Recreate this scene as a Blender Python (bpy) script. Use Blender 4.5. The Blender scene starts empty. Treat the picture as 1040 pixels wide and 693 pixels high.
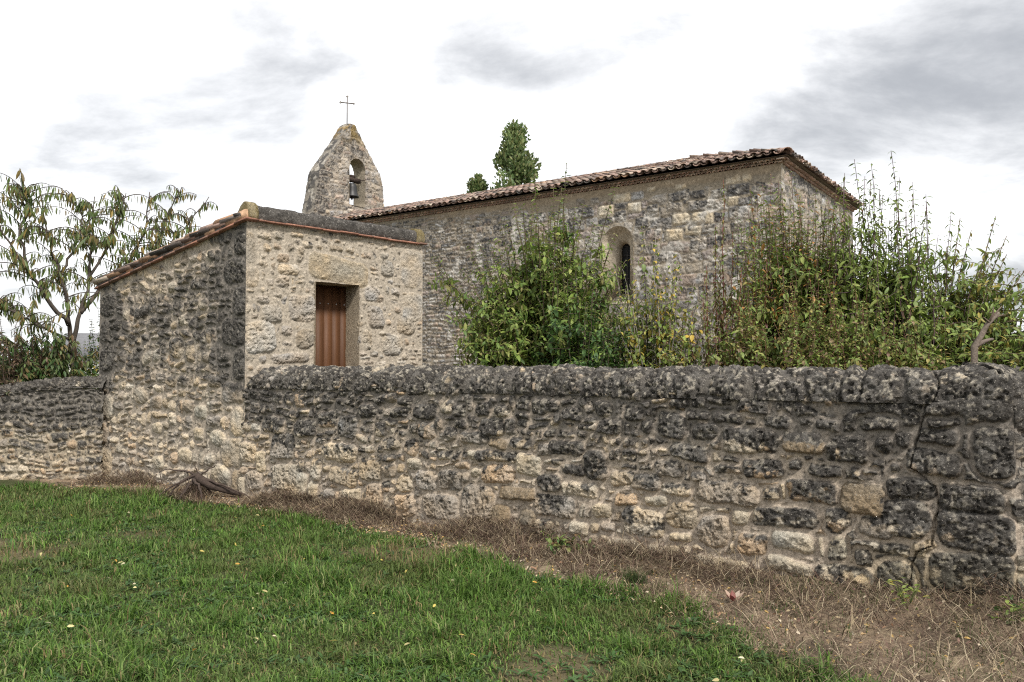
import bpy, bmesh, math, random
import numpy as np
from math import radians, sin, cos, pi

sc = bpy.context.scene
# ------------------------------------------------------------------ camera
EYE = 1.65
FPX = 809.0
PITCH = math.atan((374 - 346.5) / FPX)
cam_d = bpy.data.cameras.new("camera")
cam_d.sensor_width = 36.0
cam_d.lens = FPX / 1040 * 36.0
cam_d.clip_start = 0.1
cam_d.clip_end = 6000
cam = bpy.data.objects.new("camera", cam_d)
sc.collection.objects.link(cam)
cam.location = (0, 0, EYE)
cam.rotation_euler = (pi / 2 + PITCH, 0, 0)
sc.camera = cam

# ------------------------------------------------------------------ light
SUN_EL, SUN_AZ = radians(48), radians(152)       # azimuth clockwise from +Y
w = bpy.data.worlds.new("World")
sc.world = w
w.use_nodes = True
nt = w.node_tree
nt.nodes.clear()
def wn(t, **k):
    n_ = nt.nodes.new(t)
    for a, b in k.items():
        setattr(n_, a, b)
    return n_
L = nt.links.new
out = wn('ShaderNodeOutputWorld')
bg = wn('ShaderNodeBackground')
bg.inputs['Strength'].default_value = 0.1
sky = wn('ShaderNodeTexSky', sky_type='NISHITA', sun_disc=False)
sky.sun_elevation = SUN_EL
sky.sun_rotation = SUN_AZ
sky.dust_density = 2.0
tc = wn('ShaderNodeTexCoord')
# stretch the cloud layer by the height above the horizon
sep = wn('ShaderNodeSeparateXYZ'); L(tc.outputs['Generated'], sep.inputs[0])
add = wn('ShaderNodeMath', operation='ADD'); L(sep.outputs['Z'], add.inputs[0]); add.inputs[1].default_value = 0.30
dx = wn('ShaderNodeMath', operation='DIVIDE'); L(sep.outputs['X'], dx.inputs[0]); L(add.outputs[0], dx.inputs[1])
dy = wn('ShaderNodeMath', operation='DIVIDE'); L(sep.outputs['Y'], dy.inputs[0]); L(add.outputs[0], dy.inputs[1])
comb = wn('ShaderNodeCombineXYZ'); L(dx.outputs[0], comb.inputs[0]); L(dy.outputs[0], comb.inputs[1])
n1 = wn('ShaderNodeTexNoise'); n1.inputs['Scale'].default_value = 2.1; n1.inputs['Detail'].default_value = 8; n1.inputs['Roughness'].default_value = 0.6
n1.inputs['Distortion'].default_value = 0.25
mp = wn('ShaderNodeMapping'); mp.inputs['Location'].default_value = (3.1, 0.7, 0.0); mp.inputs['Scale'].default_value = (1.0, 1.25, 1)
L(comb.outputs[0], mp.inputs[0]); L(mp.outputs[0], n1.inputs['Vector'])
# a heavier bank of grey cloud stands to the right (east-north-east)
def bank(direction, r0, r1):
    d = wn('ShaderNodeVectorMath', operation='DISTANCE')
    n_ = wn('ShaderNodeVectorMath', operation='NORMALIZE'); L(tc.outputs['Generated'], n_.inputs[0])
    sq = wn('ShaderNodeVectorMath', operation='MULTIPLY'); L(n_.outputs[0], sq.inputs[0]); sq.inputs[1].default_value = (1, 1, 1.9)
    v_ = np.array(direction, float); v_ /= np.linalg.norm(v_)
    L(sq.outputs[0], d.inputs[0]); d.inputs[1].default_value = (v_[0], v_[1], v_[2] * 1.9)
    m = wn('ShaderNodeMapRange', interpolation_type='SMOOTHSTEP'); L(d.outputs['Value'], m.inputs[0])
    m.inputs[1].default_value = r1; m.inputs[2].default_value = r0
    return m.outputs[0]
prev = None
for dr_, r1_, amp in (((-.02, 1, .386), .14, .9), ((.36, 1, .32), .17, .9), ((.56, 1, .37), .34, 1.15), ((.21, 1, .43), .08, .7), ((-.33, 1, .345), .10, .15), ((-.56, 1, .33), .11, .22),
                      ((.11, 1, .30), .12, .6), ((.64, 1, .13), .20, .9), ((-.45, 1, .22), .12, .4), ((.95, 1, .5), .5, 1.0), ((-.1, -1, .6), .7, .6)):
    b_ = bank(dr_, 0.0, r1_)
    m_ = wn('ShaderNodeMath', operation='MULTIPLY'); L(b_, m_.inputs[0]); m_.inputs[1].default_value = amp
    if prev is None: prev = m_
    else:
        x_ = wn('ShaderNodeMath', operation='MAXIMUM'); L(prev.outputs[0], x_.inputs[0]); L(m_.outputs[0], x_.inputs[1]); prev = x_
s2 = wn('ShaderNodeMath', operation='MULTIPLY_ADD'); L(prev.outputs[0], s2.inputs[0]); s2.inputs[1].default_value = 0.23; L(n1.outputs['Fac'], s2.inputs[2])
cr = wn('ShaderNodeValToRGB')
cr.color_ramp.interpolation = 'EASE'
cr.color_ramp.elements[0].position = 0.35; cr.color_ramp.elements[0].color = (1, 1, 1, 1)
cr.color_ramp.elements[1].position = 0.86; cr.color_ramp.elements[1].color = (0.34, 0.35, 0.368, 1)
L(s2.outputs[0], cr.inputs[0])
cl = wn('ShaderNodeVectorMath', operation='SCALE'); cl.inputs['Scale'].default_value = 13.3
L(cr.outputs[0], cl.inputs[0])
mixc = wn('ShaderNodeMix', data_type='RGBA'); mixc.inputs['Factor'].default_value = 0.88
L(sky.outputs[0], mixc.inputs[6]); L(cl.outputs[0], mixc.inputs[7])
L(mixc.outputs[2], bg.inputs[0])
L(bg.outputs[0], out.inputs[0])

sun_d = bpy.data.lights.new("sun", 'SUN')
sun_d.energy = 3.6
sun_d.angle = radians(9)
sun_d.color = (1.0, 0.945, 0.87)
sun = bpy.data.objects.new("sun", sun_d)
sc.collection.objects.link(sun)
sun.location = (0, 0, 30)
sun.rotation_euler = (pi / 2 - SUN_EL, 0, pi - SUN_AZ)

vs = sc.view_settings
vs.view_transform = 'Standard'; vs.look = 'None'; vs.gamma = 1; vs.exposure = 0.25; vs.use_curve_mapping = False
sc.cycles.max_bounces = 6
sc.cycles.use_denoising = False
sc.cycles.pixel_filter_type = 'BLACKMAN_HARRIS'
sc.cycles.filter_width = 1.15

# ------------------------------------------------------------------ helpers
rng = np.random.default_rng(7)
random.seed(7)
TAB = np.random.default_rng(99).random((8, 256, 256)).astype(np.float32)

def vnoise(x, y, seed=0):
    t = TAB[seed % 8]
    x = np.asarray(x, np.float32) + 37.3 * seed + 1000; y = np.asarray(y, np.float32) + 11.7 * seed + 1000
    xi = np.floor(x).astype(int); yi = np.floor(y).astype(int)
    fx = x - xi; fy = y - yi
    fx = fx * fx * (3 - 2 * fx); fy = fy * fy * (3 - 2 * fy)
    x0 = xi & 255; x1 = (xi + 1) & 255; y0 = yi & 255; y1 = (yi + 1) & 255
    return (t[x0, y0] * (1 - fx) + t[x1, y0] * fx) * (1 - fy) + (t[x0, y1] * (1 - fx) + t[x1, y1] * fx) * fy

def fbm(x, y, octv=4, seed=0, rough=0.5):
    s = 0; a = 1; tot = 0
    for o in range(octv):
        s = s + a * vnoise(x * 2 ** o, y * 2 ** o, seed + o * 3); tot += a; a *= rough
    return s / tot

def sstep(a, b, x):
    t = np.clip((x - a) / (b - a), 0, 1)
    return t * t * (3 - 2 * t)

def mesh_obj(name, verts, faces, mat, parent=None, colors=None, smooth=True, loc=None, alpha=None):
    """verts are world coordinates; the object's origin goes to loc (or its parent's place)"""
    verts = np.asarray(verts, np.float32).reshape(-1, 3)
    base = np.array(loc if loc is not None else (parent['_at'] if parent is not None else (0, 0, 0)), np.float32)
    me = bpy.data.meshes.new(name)
    me.vertices.add(len(verts))
    me.vertices.foreach_set('co', (verts - base).ravel())
    if isinstance(faces, np.ndarray):
        k = faces.shape[1]; nf = len(faces)
        me.loops.add(nf * k); me.polygons.add(nf)
        me.loops.foreach_set('vertex_index', faces.astype(np.int32).ravel())
        me.polygons.foreach_set('loop_start', np.arange(0, nf * k, k, dtype=np.int32))
        me.polygons.foreach_set('loop_total', np.full(nf, k, np.int32))
    else:
        flat = [i for f in faces for i in f]
        tot = np.array([len(f) for f in faces], np.int32)
        me.loops.add(len(flat)); me.polygons.add(len(faces))
        me.loops.foreach_set('vertex_index', np.array(flat, np.int32))
        me.polygons.foreach_set('loop_start', np.concatenate([[0], np.cumsum(tot)[:-1]]).astype(np.int32))
        me.polygons.foreach_set('loop_total', tot)
    me.update(calc_edges=True)
    if colors is not None:
        c = np.ones((len(verts), 4), np.float32); c[:, :3] = np.asarray(colors).reshape(-1, 3)
        if alpha is not None: c[:, 3] = np.asarray(alpha).ravel()
        at_ = me.color_attributes.new('tint', 'FLOAT_COLOR', 'POINT')
        at_.data.foreach_set('color', c.ravel())
    if smooth:
        me.polygons.foreach_set('use_smooth', np.ones(len(me.polygons), bool))
    me.materials.append(mat)
    o = bpy.data.objects.new(name, me)
    sc.collection.objects.link(o)
    if parent is not None:
        o.parent = parent
    else:
        o.location = base
        o['_at'] = [float(q) for q in base]
    if loc is not None and parent is not None:
        pb = parent['_at']
        o.location = [float(base[i] - pb[i]) for i in range(3)]
        o['_at'] = [float(q) for q in base]
    elif parent is not None:
        o['_at'] = list(parent['_at'])
    return o

def thing(name, label, cat, loc, group=None):
    o = bpy.data.objects.new(name, None)
    sc.collection.objects.link(o)
    o.empty_display_size = 0.3
    o.location = loc
    o['_at'] = [float(q) for q in loc]
    return tag(o, label, cat, group)

def tag(o, label, cat, group=None, kind=None):
    o['label'] = label; o['category'] = cat
    if group: o['group'] = group
    if kind: o['kind'] = kind
    return o

def setting(o, kind='structure', label=None):
    o['kind'] = kind
    if label:
        o['label'] = label
    return o

class MB:
    """collects quads / tris and vertex colours into one mesh"""
    def __init__(s): s.v = []; s.f = []; s.c = []; s.n = 0
    def add(s, v, f, c=None):
        v = np.asarray(v, float).reshape(-1, 3)
        s.v.append(v); s.f += [tuple(int(i) + s.n for i in q) for q in f]
        s.c.append(np.tile(np.array(c if c is not None else (1, 1, 1), float), (len(v), 1)) if c is None or np.ndim(c) == 1 else np.asarray(c, float))
        s.n += len(v)
    def box(s, o, a, b, c, col=None):
        """o corner, a b c edge vectors"""
        o, a, b, c = (np.asarray(q, float) for q in (o, a, b, c))
        v = [o, o + a, o + a + b, o + b, o + c, o + a + c, o + a + b + c, o + b + c]
        s.add(v, [(0, 3, 2, 1), (4, 5, 6, 7), (0, 1, 5, 4), (1, 2, 6, 5), (2, 3, 7, 6), (3, 0, 4, 7)], col)
    def tube(s, pts, rad, k=6, col=None, cap=True):
        pts = np.asarray(pts, float); n_ = len(pts)
        rad = np.broadcast_to(np.asarray(rad, float), (n_,))
        tg = np.gradient(pts, axis=0); tg /= np.linalg.norm(tg, axis=1)[:, None] + 1e-9
        ref = np.array([0.3, 0.9, 0.2]) if abs(tg[0][2]) > 0.7 else np.array([0, 0, 1.0])
        rings = []
        for i in range(n_):
            x = np.cross(tg[i], ref); x /= np.linalg.norm(x) + 1e-9
            y = np.cross(tg[i], x)
            a = np.arange(k) * 2 * pi / k
            rings.append(pts[i] + rad[i] * (np.cos(a)[:, None] * x + np.sin(a)[:, None] * y))
        f = []
        for i in range(n_ - 1):
            for j in range(k):
                f.append((i * k + j, i * k + (j + 1) % k, (i + 1) * k + (j + 1) % k, (i + 1) * k + j))
        if cap:
            f.append(tuple(range(k))[::-1]); f.append(tuple((n_ - 1) * k + j for j in range(k)))
        s.add(np.concatenate(rings), f, col)
    def obj(s, name, mat, parent=None, smooth=True, loc=None):
        return mesh_obj(name, np.concatenate(s.v), s.f, mat, parent, np.concatenate(s.c), smooth, loc)

# ------------------------------------------------------------------ materials
def material(name, noise=((60, 0.35), (9, 0.25)), bump=((90, 0.006),), rough=0.9, spec=0.25, attr=True, color=(0.5, 0.5, 0.5), trans=0.0, speck=None):
    m = bpy.data.materials.new(name); m.use_nodes = True
    t = m.node_tree; t.nodes.clear()
    N = t.nodes.new; K = t.links.new
    o = N('ShaderNodeOutputMaterial'); p = N('ShaderNodeBsdfPrincipled')
    p.inputs['Roughness'].default_value = rough
    p.inputs['Specular IOR Level'].default_value = spec
    c_ = N('ShaderNodeTexCoord')
    if attr:
        a = N('ShaderNodeAttribute'); a.attribute_name = 'tint'; col = a.outputs['Color']
    else:
        a = N('ShaderNodeRGB'); a.outputs[0].default_value = (*color, 1); col = a.outputs[0]
    for sca, amt in noise:
        n_ = N('ShaderNodeTexNoise'); n_.inputs['Scale'].default_value = sca; n_.inputs['Detail'].default_value = 5; n_.inputs['Roughness'].default_value = 0.65
        K(c_.outputs['Object'], n_.inputs['Vector'])
        mr = N('ShaderNodeMapRange'); K(n_.outputs['Fac'], mr.inputs[0])
        mr.inputs[1].default_value = 0.25; mr.inputs[2].default_value = 0.75
        mr.inputs[3].default_value = 1 - amt; mr.inputs[4].default_value = 1 + amt
        sc_ = N('ShaderNodeVectorMath'); sc_.operation = 'SCALE'
        K(col, sc_.inputs[0]); K(mr.outputs[0], sc_.inputs['Scale']); col = sc_.outputs[0]
    if speck:
        sca, lo, hi, c2 = speck
        n_ = N('ShaderNodeTexNoise'); n_.inputs['Scale'].default_value = sca; n_.inputs['Detail'].default_value = 3
        K(c_.outputs['Object'], n_.inputs['Vector'])
        mr = N('ShaderNodeMapRange'); K(n_.outputs['Fac'], mr.inputs[0]); mr.inputs[1].default_value = lo; mr.inputs[2].default_value = hi
        if attr: K(a.outputs['Alpha'], mr.inputs[4])
        mx = N('ShaderNodeMix'); mx.data_type = 'RGBA'; K(mr.outputs[0], mx.inputs['Factor']); K(col, mx.inputs[6]); mx.inputs[7].default_value = (*c2, 1)
        col = mx.outputs[2]
    K(col, p.inputs['Base Color'])
    nrm = None
    for sca, dist in bump:
        n_ = N('ShaderNodeTexNoise'); n_.inputs['Scale'].default_value = sca; n_.inputs['Detail'].default_value = 6; n_.inputs['Roughness'].default_value = 0.7
        K(c_.outputs['Object'], n_.inputs['Vector'])
        b = N('ShaderNodeBump'); b.inputs['Distance'].default_value = dist; b.inputs['Strength'].default_value = 1.0
        K(n_.outputs['Fac'], b.inputs['Height'])
        if attr:
            st_ = N('ShaderNodeMapRange'); K(a.outputs['Alpha'], st_.inputs[0]); st_.inputs[3].default_value = .35; K(st_.outputs[0], b.inputs['Strength'])
        if nrm: K(nrm, b.inputs['Normal'])
        nrm = b.outputs[0]
    if nrm: K(nrm, p.inputs['Normal'])
    sh = p.outputs[0]
    if trans > 0:
        tr = N('ShaderNodeBsdfTranslucent'); K(col, tr.inputs['Color'])
        mx = N('ShaderNodeMixShader'); mx.inputs[0].default_value = trans; K(sh, mx.inputs[1]); K(tr.outputs[0], mx.inputs[2]); sh = mx.outputs[0]
    K(sh, o.inputs[0])
    return m

M_STONE = material('rubble_stone', noise=((38, 0.45), (120, 0.45)), bump=((26, 0.025), (80, 0.020)), speck=(75, 0.62, 0.70, (0.40, 0.37, 0.32)))
M_CHURCH = material('church_stone', noise=((14, 0.35), (45, 0.45)), bump=((16, 0.03), (60, 0.01)))
M_TILE = material('clay_tile', noise=((10, 0.35), (45, 0.35)), bump=((50, 0.006),), rough=0.85)
M_BAND = material('weathered_mortar', noise=((16, 0.6), (60, 0.55)), bump=((22, 0.04), (70, 0.012)), speck=(45, 0.62, 0.70, (0.33, 0.31, 0.28)))
M_LEAF = material('leaf', noise=((25, 0.22),), bump=(), rough=0.5, spec=0.35, trans=0.30)
M_GRASS = material('grass_blade', noise=(), bump=(), rough=0.6, spec=0.2, trans=0.3)
M_BARK = material('bark', noise=((18, 0.4), (70, 0.3)), bump=((45, 0.01),))
M_DRY = material('dry_stalk', noise=(), bump=(), rough=0.85, spec=0.1)
M_IRON = material('old_iron', noise=((30, 0.3),), bump=((80, 0.002),), rough=0.6, spec=0.4)
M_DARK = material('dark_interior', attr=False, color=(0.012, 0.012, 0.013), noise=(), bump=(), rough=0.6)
FRONT = """5.89,1.16,0.26,0.22,d 6.19,1.12,0.23,0.16,d 6.52,1.06,0.35,0.22,m 6.97,1.07,0.33,0.16,t 6.73,1.05,0.12,0.18,d 7.17,1.21,0.2,0.1,d 6.78,1.22,0.21,0.12,d 7.0,1.22,0.1,0.08,d 6.05,0.94,0.35,0.15,d 6.67,0.85,0.34,0.16,d 7.05,0.7,0.37,0.19,d 5.93,0.62,0.27,0.12,m 6.37,0.63,0.51,0.2,m 6.73,0.66,0.14,0.12,d 6.83,0.48,0.49,0.17,d 5.66,0.66,0.28,0.14,d 5.42,0.67,0.24,0.13,m 5.46,0.49,0.23,0.13,d 5.74,0.51,0.21,0.1,p 5.98,0.41,0.28,0.22,m 5.63,0.31,0.38,0.25,d 6.26,0.31,0.29,0.29,m 6.49,0.44,0.15,0.14,p 6.59,0.24,0.25,0.18,d 6.9,0.3,0.32,0.16,p 6.87,0.11,0.33,0.13,p 7.11,0.3,0.05,0.15,p 7.23,0.29,0.14,0.2,k 5.96,0.22,0.21,0.1,p 5.44,0.07,0.31,0.14,p 5.81,0.06,0.33,0.17,p 6.33,0.03,0.46,0.16,p 7.22,0.48,0.16,0.17,d 7.21,1.02,0.14,0.15,d 6.59,1.35,0.28,0.14,m 5.65,1.14,0.13,0.14,d 6.12,1.26,0.2,0.1,d 6.37,1.24,0.25,0.11,d 5.86,0.79,0.26,0.15,m 6.37,0.82,0.23,0.08,m 6.13,0.74,0.14,0.1,m 5.52,1.25,0.19,0.14,d 6.83,0.68,0.05,0.13,p 7.14,0.87,0.26,0.11,d 6.92,0.89,0.1,0.1,d 4.89,1.22,0.23,0.14,d 4.31,0.92,0.26,0.13,m 4.42,0.72,0.3,0.21,p 3.75,0.94,0.35,0.14,m 4.04,0.91,0.22,0.12,t 3.56,1.08,0.18,0.12,m 3.72,0.77,0.12,0.11,p 2.95,0.63,0.17,0.14,p 3.77,0.59,0.12,0.11,p 4.02,0.77,0.5,0.13,d 4.05,0.6,0.4,0.19,m 3.12,0.47,0.28,0.23,m 3.45,0.49,0.31,0.21,m 3.8,0.31,0.41,0.34,m 3.32,0.21,0.48,0.26,m 4.28,0.44,0.42,0.14,t 4.71,0.36,0.45,0.2,d 4.65,0.57,0.27,0.19,d 4.91,0.71,0.26,0.12,d 4.83,0.52,0.07,0.14,p 5.02,0.54,0.31,0.15,m 4.1,0.22,0.26,0.2,t 4.41,0.22,0.2,0.17,t 4.61,0.15,0.21,0.16,d 5.22,0.37,0.21,0.15,p 4.98,0.18,0.2,0.15,p 4.31,0.02,0.25,0.16,p 3.92,0.03,0.27,0.11,p 3.57,0.03,0.39,0.11,p 2.89,0.81,0.21,0.19,m 2.69,0.83,0.12,0.12,m 3.12,0.99,0.23,0.2,m 3.43,0.97,0.18,0.14,m 2.92,1.0,0.16,0.12,g 3.97,1.07,0.3,0.19,d 4.19,1.07,0.13,0.18,m 4.59,1.29,0.31,0.15,d 3.85,1.24,0.21,0.14,d 4.09,1.22,0.17,0.12,m 3.08,1.19,0.32,0.17,d 2.7,1.16,0.24,0.12,d 3.54,1.22,0.18,0.14,m 4.83,0.91,0.38,0.15,d 4.6,0.87,0.18,0.13,m 5.15,0.77,0.25,0.27,d 4.38,0.56,0.14,0.04,p 2.83,0.18,0.31,0.26,m 2.81,0.41,0.24,0.17,m 7.53,1.23,0.26,0.12,d 7.32,1.04,0.27,0.21,m 7.56,1.08,0.13,0.12,d 7.69,1.13,0.12,0.12,d 7.64,0.93,0.08,0.09,p 7.46,0.88,0.11,0.06,p 7.88,0.98,0.34,0.18,m 7.92,1.16,0.27,0.12,d 8.26,1.08,0.26,0.34,d 7.41,0.68,0.31,0.23,t 7.73,0.78,0.31,0.17,d 8.11,0.75,0.4,0.2,d 7.7,0.57,0.34,0.27,d 7.51,0.48,0.24,0.17,m 8.14,0.52,0.47,0.28,d 7.24,0.52,0.2,0.16,d 7.41,0.25,0.13,0.12,d 7.27,0.09,0.44,0.18,d 7.63,0.14,0.25,0.24,d 8.1,0.24,0.51,0.28,d 7.95,1.26,0.24,0.08,d 1.9,0.98,0.32,0.27,g 0.78,0.7,0.41,0.32,d 1.79,0.68,0.55,0.22,m 2.42,0.98,0.2,0.17,m 2.59,0.82,0.26,0.14,m 0.1,0.58,0.31,0.25,m 0.37,0.48,0.17,0.27,p 0.24,0.23,0.31,0.27,m -0.02,0.15,0.18,0.22,p 0.87,0.33,0.49,0.32,m 1.12,0.25,0.24,0.31,p 1.39,0.45,0.19,0.26,m 1.35,0.22,0.15,0.2,p 1.87,0.41,0.47,0.2,m 2.29,0.52,0.34,0.24,m 2.36,0.26,0.27,0.24,m 2.01,0.22,0.28,0.15,p 0.57,0.95,0.42,0.22,d 1.18,0.93,0.39,0.21,d 1.57,1.05,0.3,0.2,m 2.21,1.17,0.28,0.17,d"""
DOORF = """1.41,3.04,1.02,0.39,l 0.84,2.46,0.47,0.4,m 0.2,2.05,0.49,0.45,m 0.87,2.05,0.32,0.3,m 0.37,2.37,0.32,0.27,m 0.52,2.81,0.23,0.19,m 0.61,2.98,0.35,0.17,m 0.53,3.13,0.21,0.15,m 0.78,3.2,0.16,0.24,m 0.25,3.38,0.22,0.12,m 0.47,3.42,0.19,0.14,m 0.29,3.23,0.15,0.14,m 0.64,3.28,0.15,0.13,m 0.44,3.28,0.15,0.1,m 0.72,3.47,0.23,0.1,m 0.89,3.35,0.2,0.12,m 1.16,3.43,0.14,0.1,m 1.08,3.33,0.14,0.09,m 1.36,3.34,0.25,0.1,m 1.59,3.35,0.18,0.13,m 1.72,3.29,0.09,0.07,m 1.88,3.29,0.2,0.11,m 2.2,3.32,0.19,0.13,m 2.25,3.14,0.26,0.27,m 2.72,3.18,0.45,0.63,f 2.05,2.4,0.32,0.36,m 2.62,2.31,0.37,0.31,m 2.36,1.99,0.43,0.35,m 1.91,2.06,0.18,0.34,m 0.65,1.78,0.61,0.17,m 0.6,1.97,0.17,0.09,m 0.6,2.16,0.19,0.17,m 1.98,2.74,0.32,0.26,m 2.74,2.59,0.4,0.47,f 2.4,2.8,0.19,0.15,m 2.11,2.67,0.21,0.15,m 2.45,2.53,0.15,0.12,m 2.28,2.33,0.13,0.11,m 0.07,2.84,0.25,0.3,f 0.05,3.22,0.16,0.43,f 0.24,2.55,0.22,0.15,m 0.44,2.63,0.15,0.09,m 2.26,2.14,0.17,0.1,m 2.59,2.78,0.12,0.08,m 2.16,2.16,0.14,0.11,m 2.3,2.45,0.1,0.07,m"""
NAVE = """2.49,5.88,0.57,0.25,d 2.03,5.85,0.46,0.22,d 5.44,5.78,0.42,0.31,d 5.06,5.76,0.38,0.29,d 4.04,6.03,0.52,0.21,p 3.61,6.02,0.35,0.23,m 4.52,5.73,0.47,0.3,p 3.7,5.73,0.38,0.26,p 3.19,5.64,0.31,0.23,d 3.48,5.33,0.38,0.29,d 0.98,5.84,0.54,0.27,d 0.96,5.3,0.52,0.32,d 2.44,5.3,0.45,0.28,p 1.88,5.27,0.55,0.3,p 1.65,5.57,0.4,0.25,m 2.02,5.57,0.46,0.28,m 2.61,5.62,0.45,0.23,m 2.12,4.99,0.41,0.22,p 1.68,5.0,0.43,0.25,m 1.02,4.96,0.33,0.27,d 0.69,4.92,0.32,0.32,d 1.12,6.1,0.38,0.22,p 0.79,6.11,0.22,0.21,p 0.63,5.55,0.29,0.24,d 0.55,5.78,0.26,0.21,m 1.45,5.82,0.39,0.24,m 1.12,5.59,0.25,0.22,p 0.88,5.56,0.27,0.19,m 3.17,4.98,0.43,0.29,d 2.62,4.93,0.48,0.28,p 5.38,5.44,0.49,0.3,d 5.76,5.51,0.36,0.31,d 4.85,6.04,0.27,0.18,m 5.27,6.06,0.28,0.21,m 2.43,6.11,0.3,0.14,p 2.76,6.24,0.24,0.14,p 3.22,6.13,0.25,0.13,p"""
# ------------------------------------------------------------------ masonry
def lay_rows(s0, s1, t0, t1, hmin, hmax, amin, amax, r, split=0.25, joint=0.0, tone=None):
    """courses of irregular stones: (cs, ct, w, h, rot, shear, lichen, tint, protrude)"""
    st = []
    t = t0
    while t < t1:
        h = r.uniform(hmin, hmax)
        s = s0 - r.uniform(0, 0.3)
        while s < s1:
            w_ = h * r.uniform(amin, amax)
            def put(cs, ct, ww, hh):
                st.append([cs + r.normal(0, .008), ct + r.normal(0, .008), ww, hh, r.normal(0, 0.07), r.normal(0, 0.12),
                           r.uniform(0.05, 0.95), int(r.integers(0, 100)), r.uniform(0.6, 1.25)])
            q = r.random()
            if q < split and h > hmin * 1.15:
                k = r.uniform(0.4, 0.6)
                put(s + w_ / 2, t + h * k / 2, w_, h * k); put(s + w_ / 2, t + h * (k + 1) / 2, w_, h * (1 - k))
            elif q < split * 1.3:
                k = r.uniform(0.35, 0.65)
                put(s + w_ * k / 2, t + h / 2, w_ * k, h * r.uniform(.7, 1)); put(s + w_ * (1 + k) / 2, t + h / 2, w_ * (1 - k), h)
            else:
                put(s + w_ / 2, t + h / 2, w_, h * r.uniform(0.86, 1.0))
            s += w_
        t += h
    return st

TONE = {'l': .1, 'd': 0.88, 'm': 0.48, 'p': 0.05, 't': 0.12, 'g': 0.35, 'k': 0.2, 'f': 0.2}
def parse(txt, grow=1.0, r=None):
    r = r or np.random.default_rng(3)
    st = []
    for q in txt.split():
        a = q.split(',')
        tint = {'t': 200, 'l': 204, 'g': 201, 'k': 202, 'p': 203}.get(a[4], int(r.integers(0, 100)))
        st.append([float(a[0]), float(a[1]), float(a[2]) * grow, float(a[3]) * grow, r.normal(0, .05), r.normal(0, .07),
                   TONE[a[4]] + r.uniform(-.05, .05), tint, 0.5 if a[4] in 'fl' else r.uniform(0.8, 1.2)])
    return st

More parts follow.
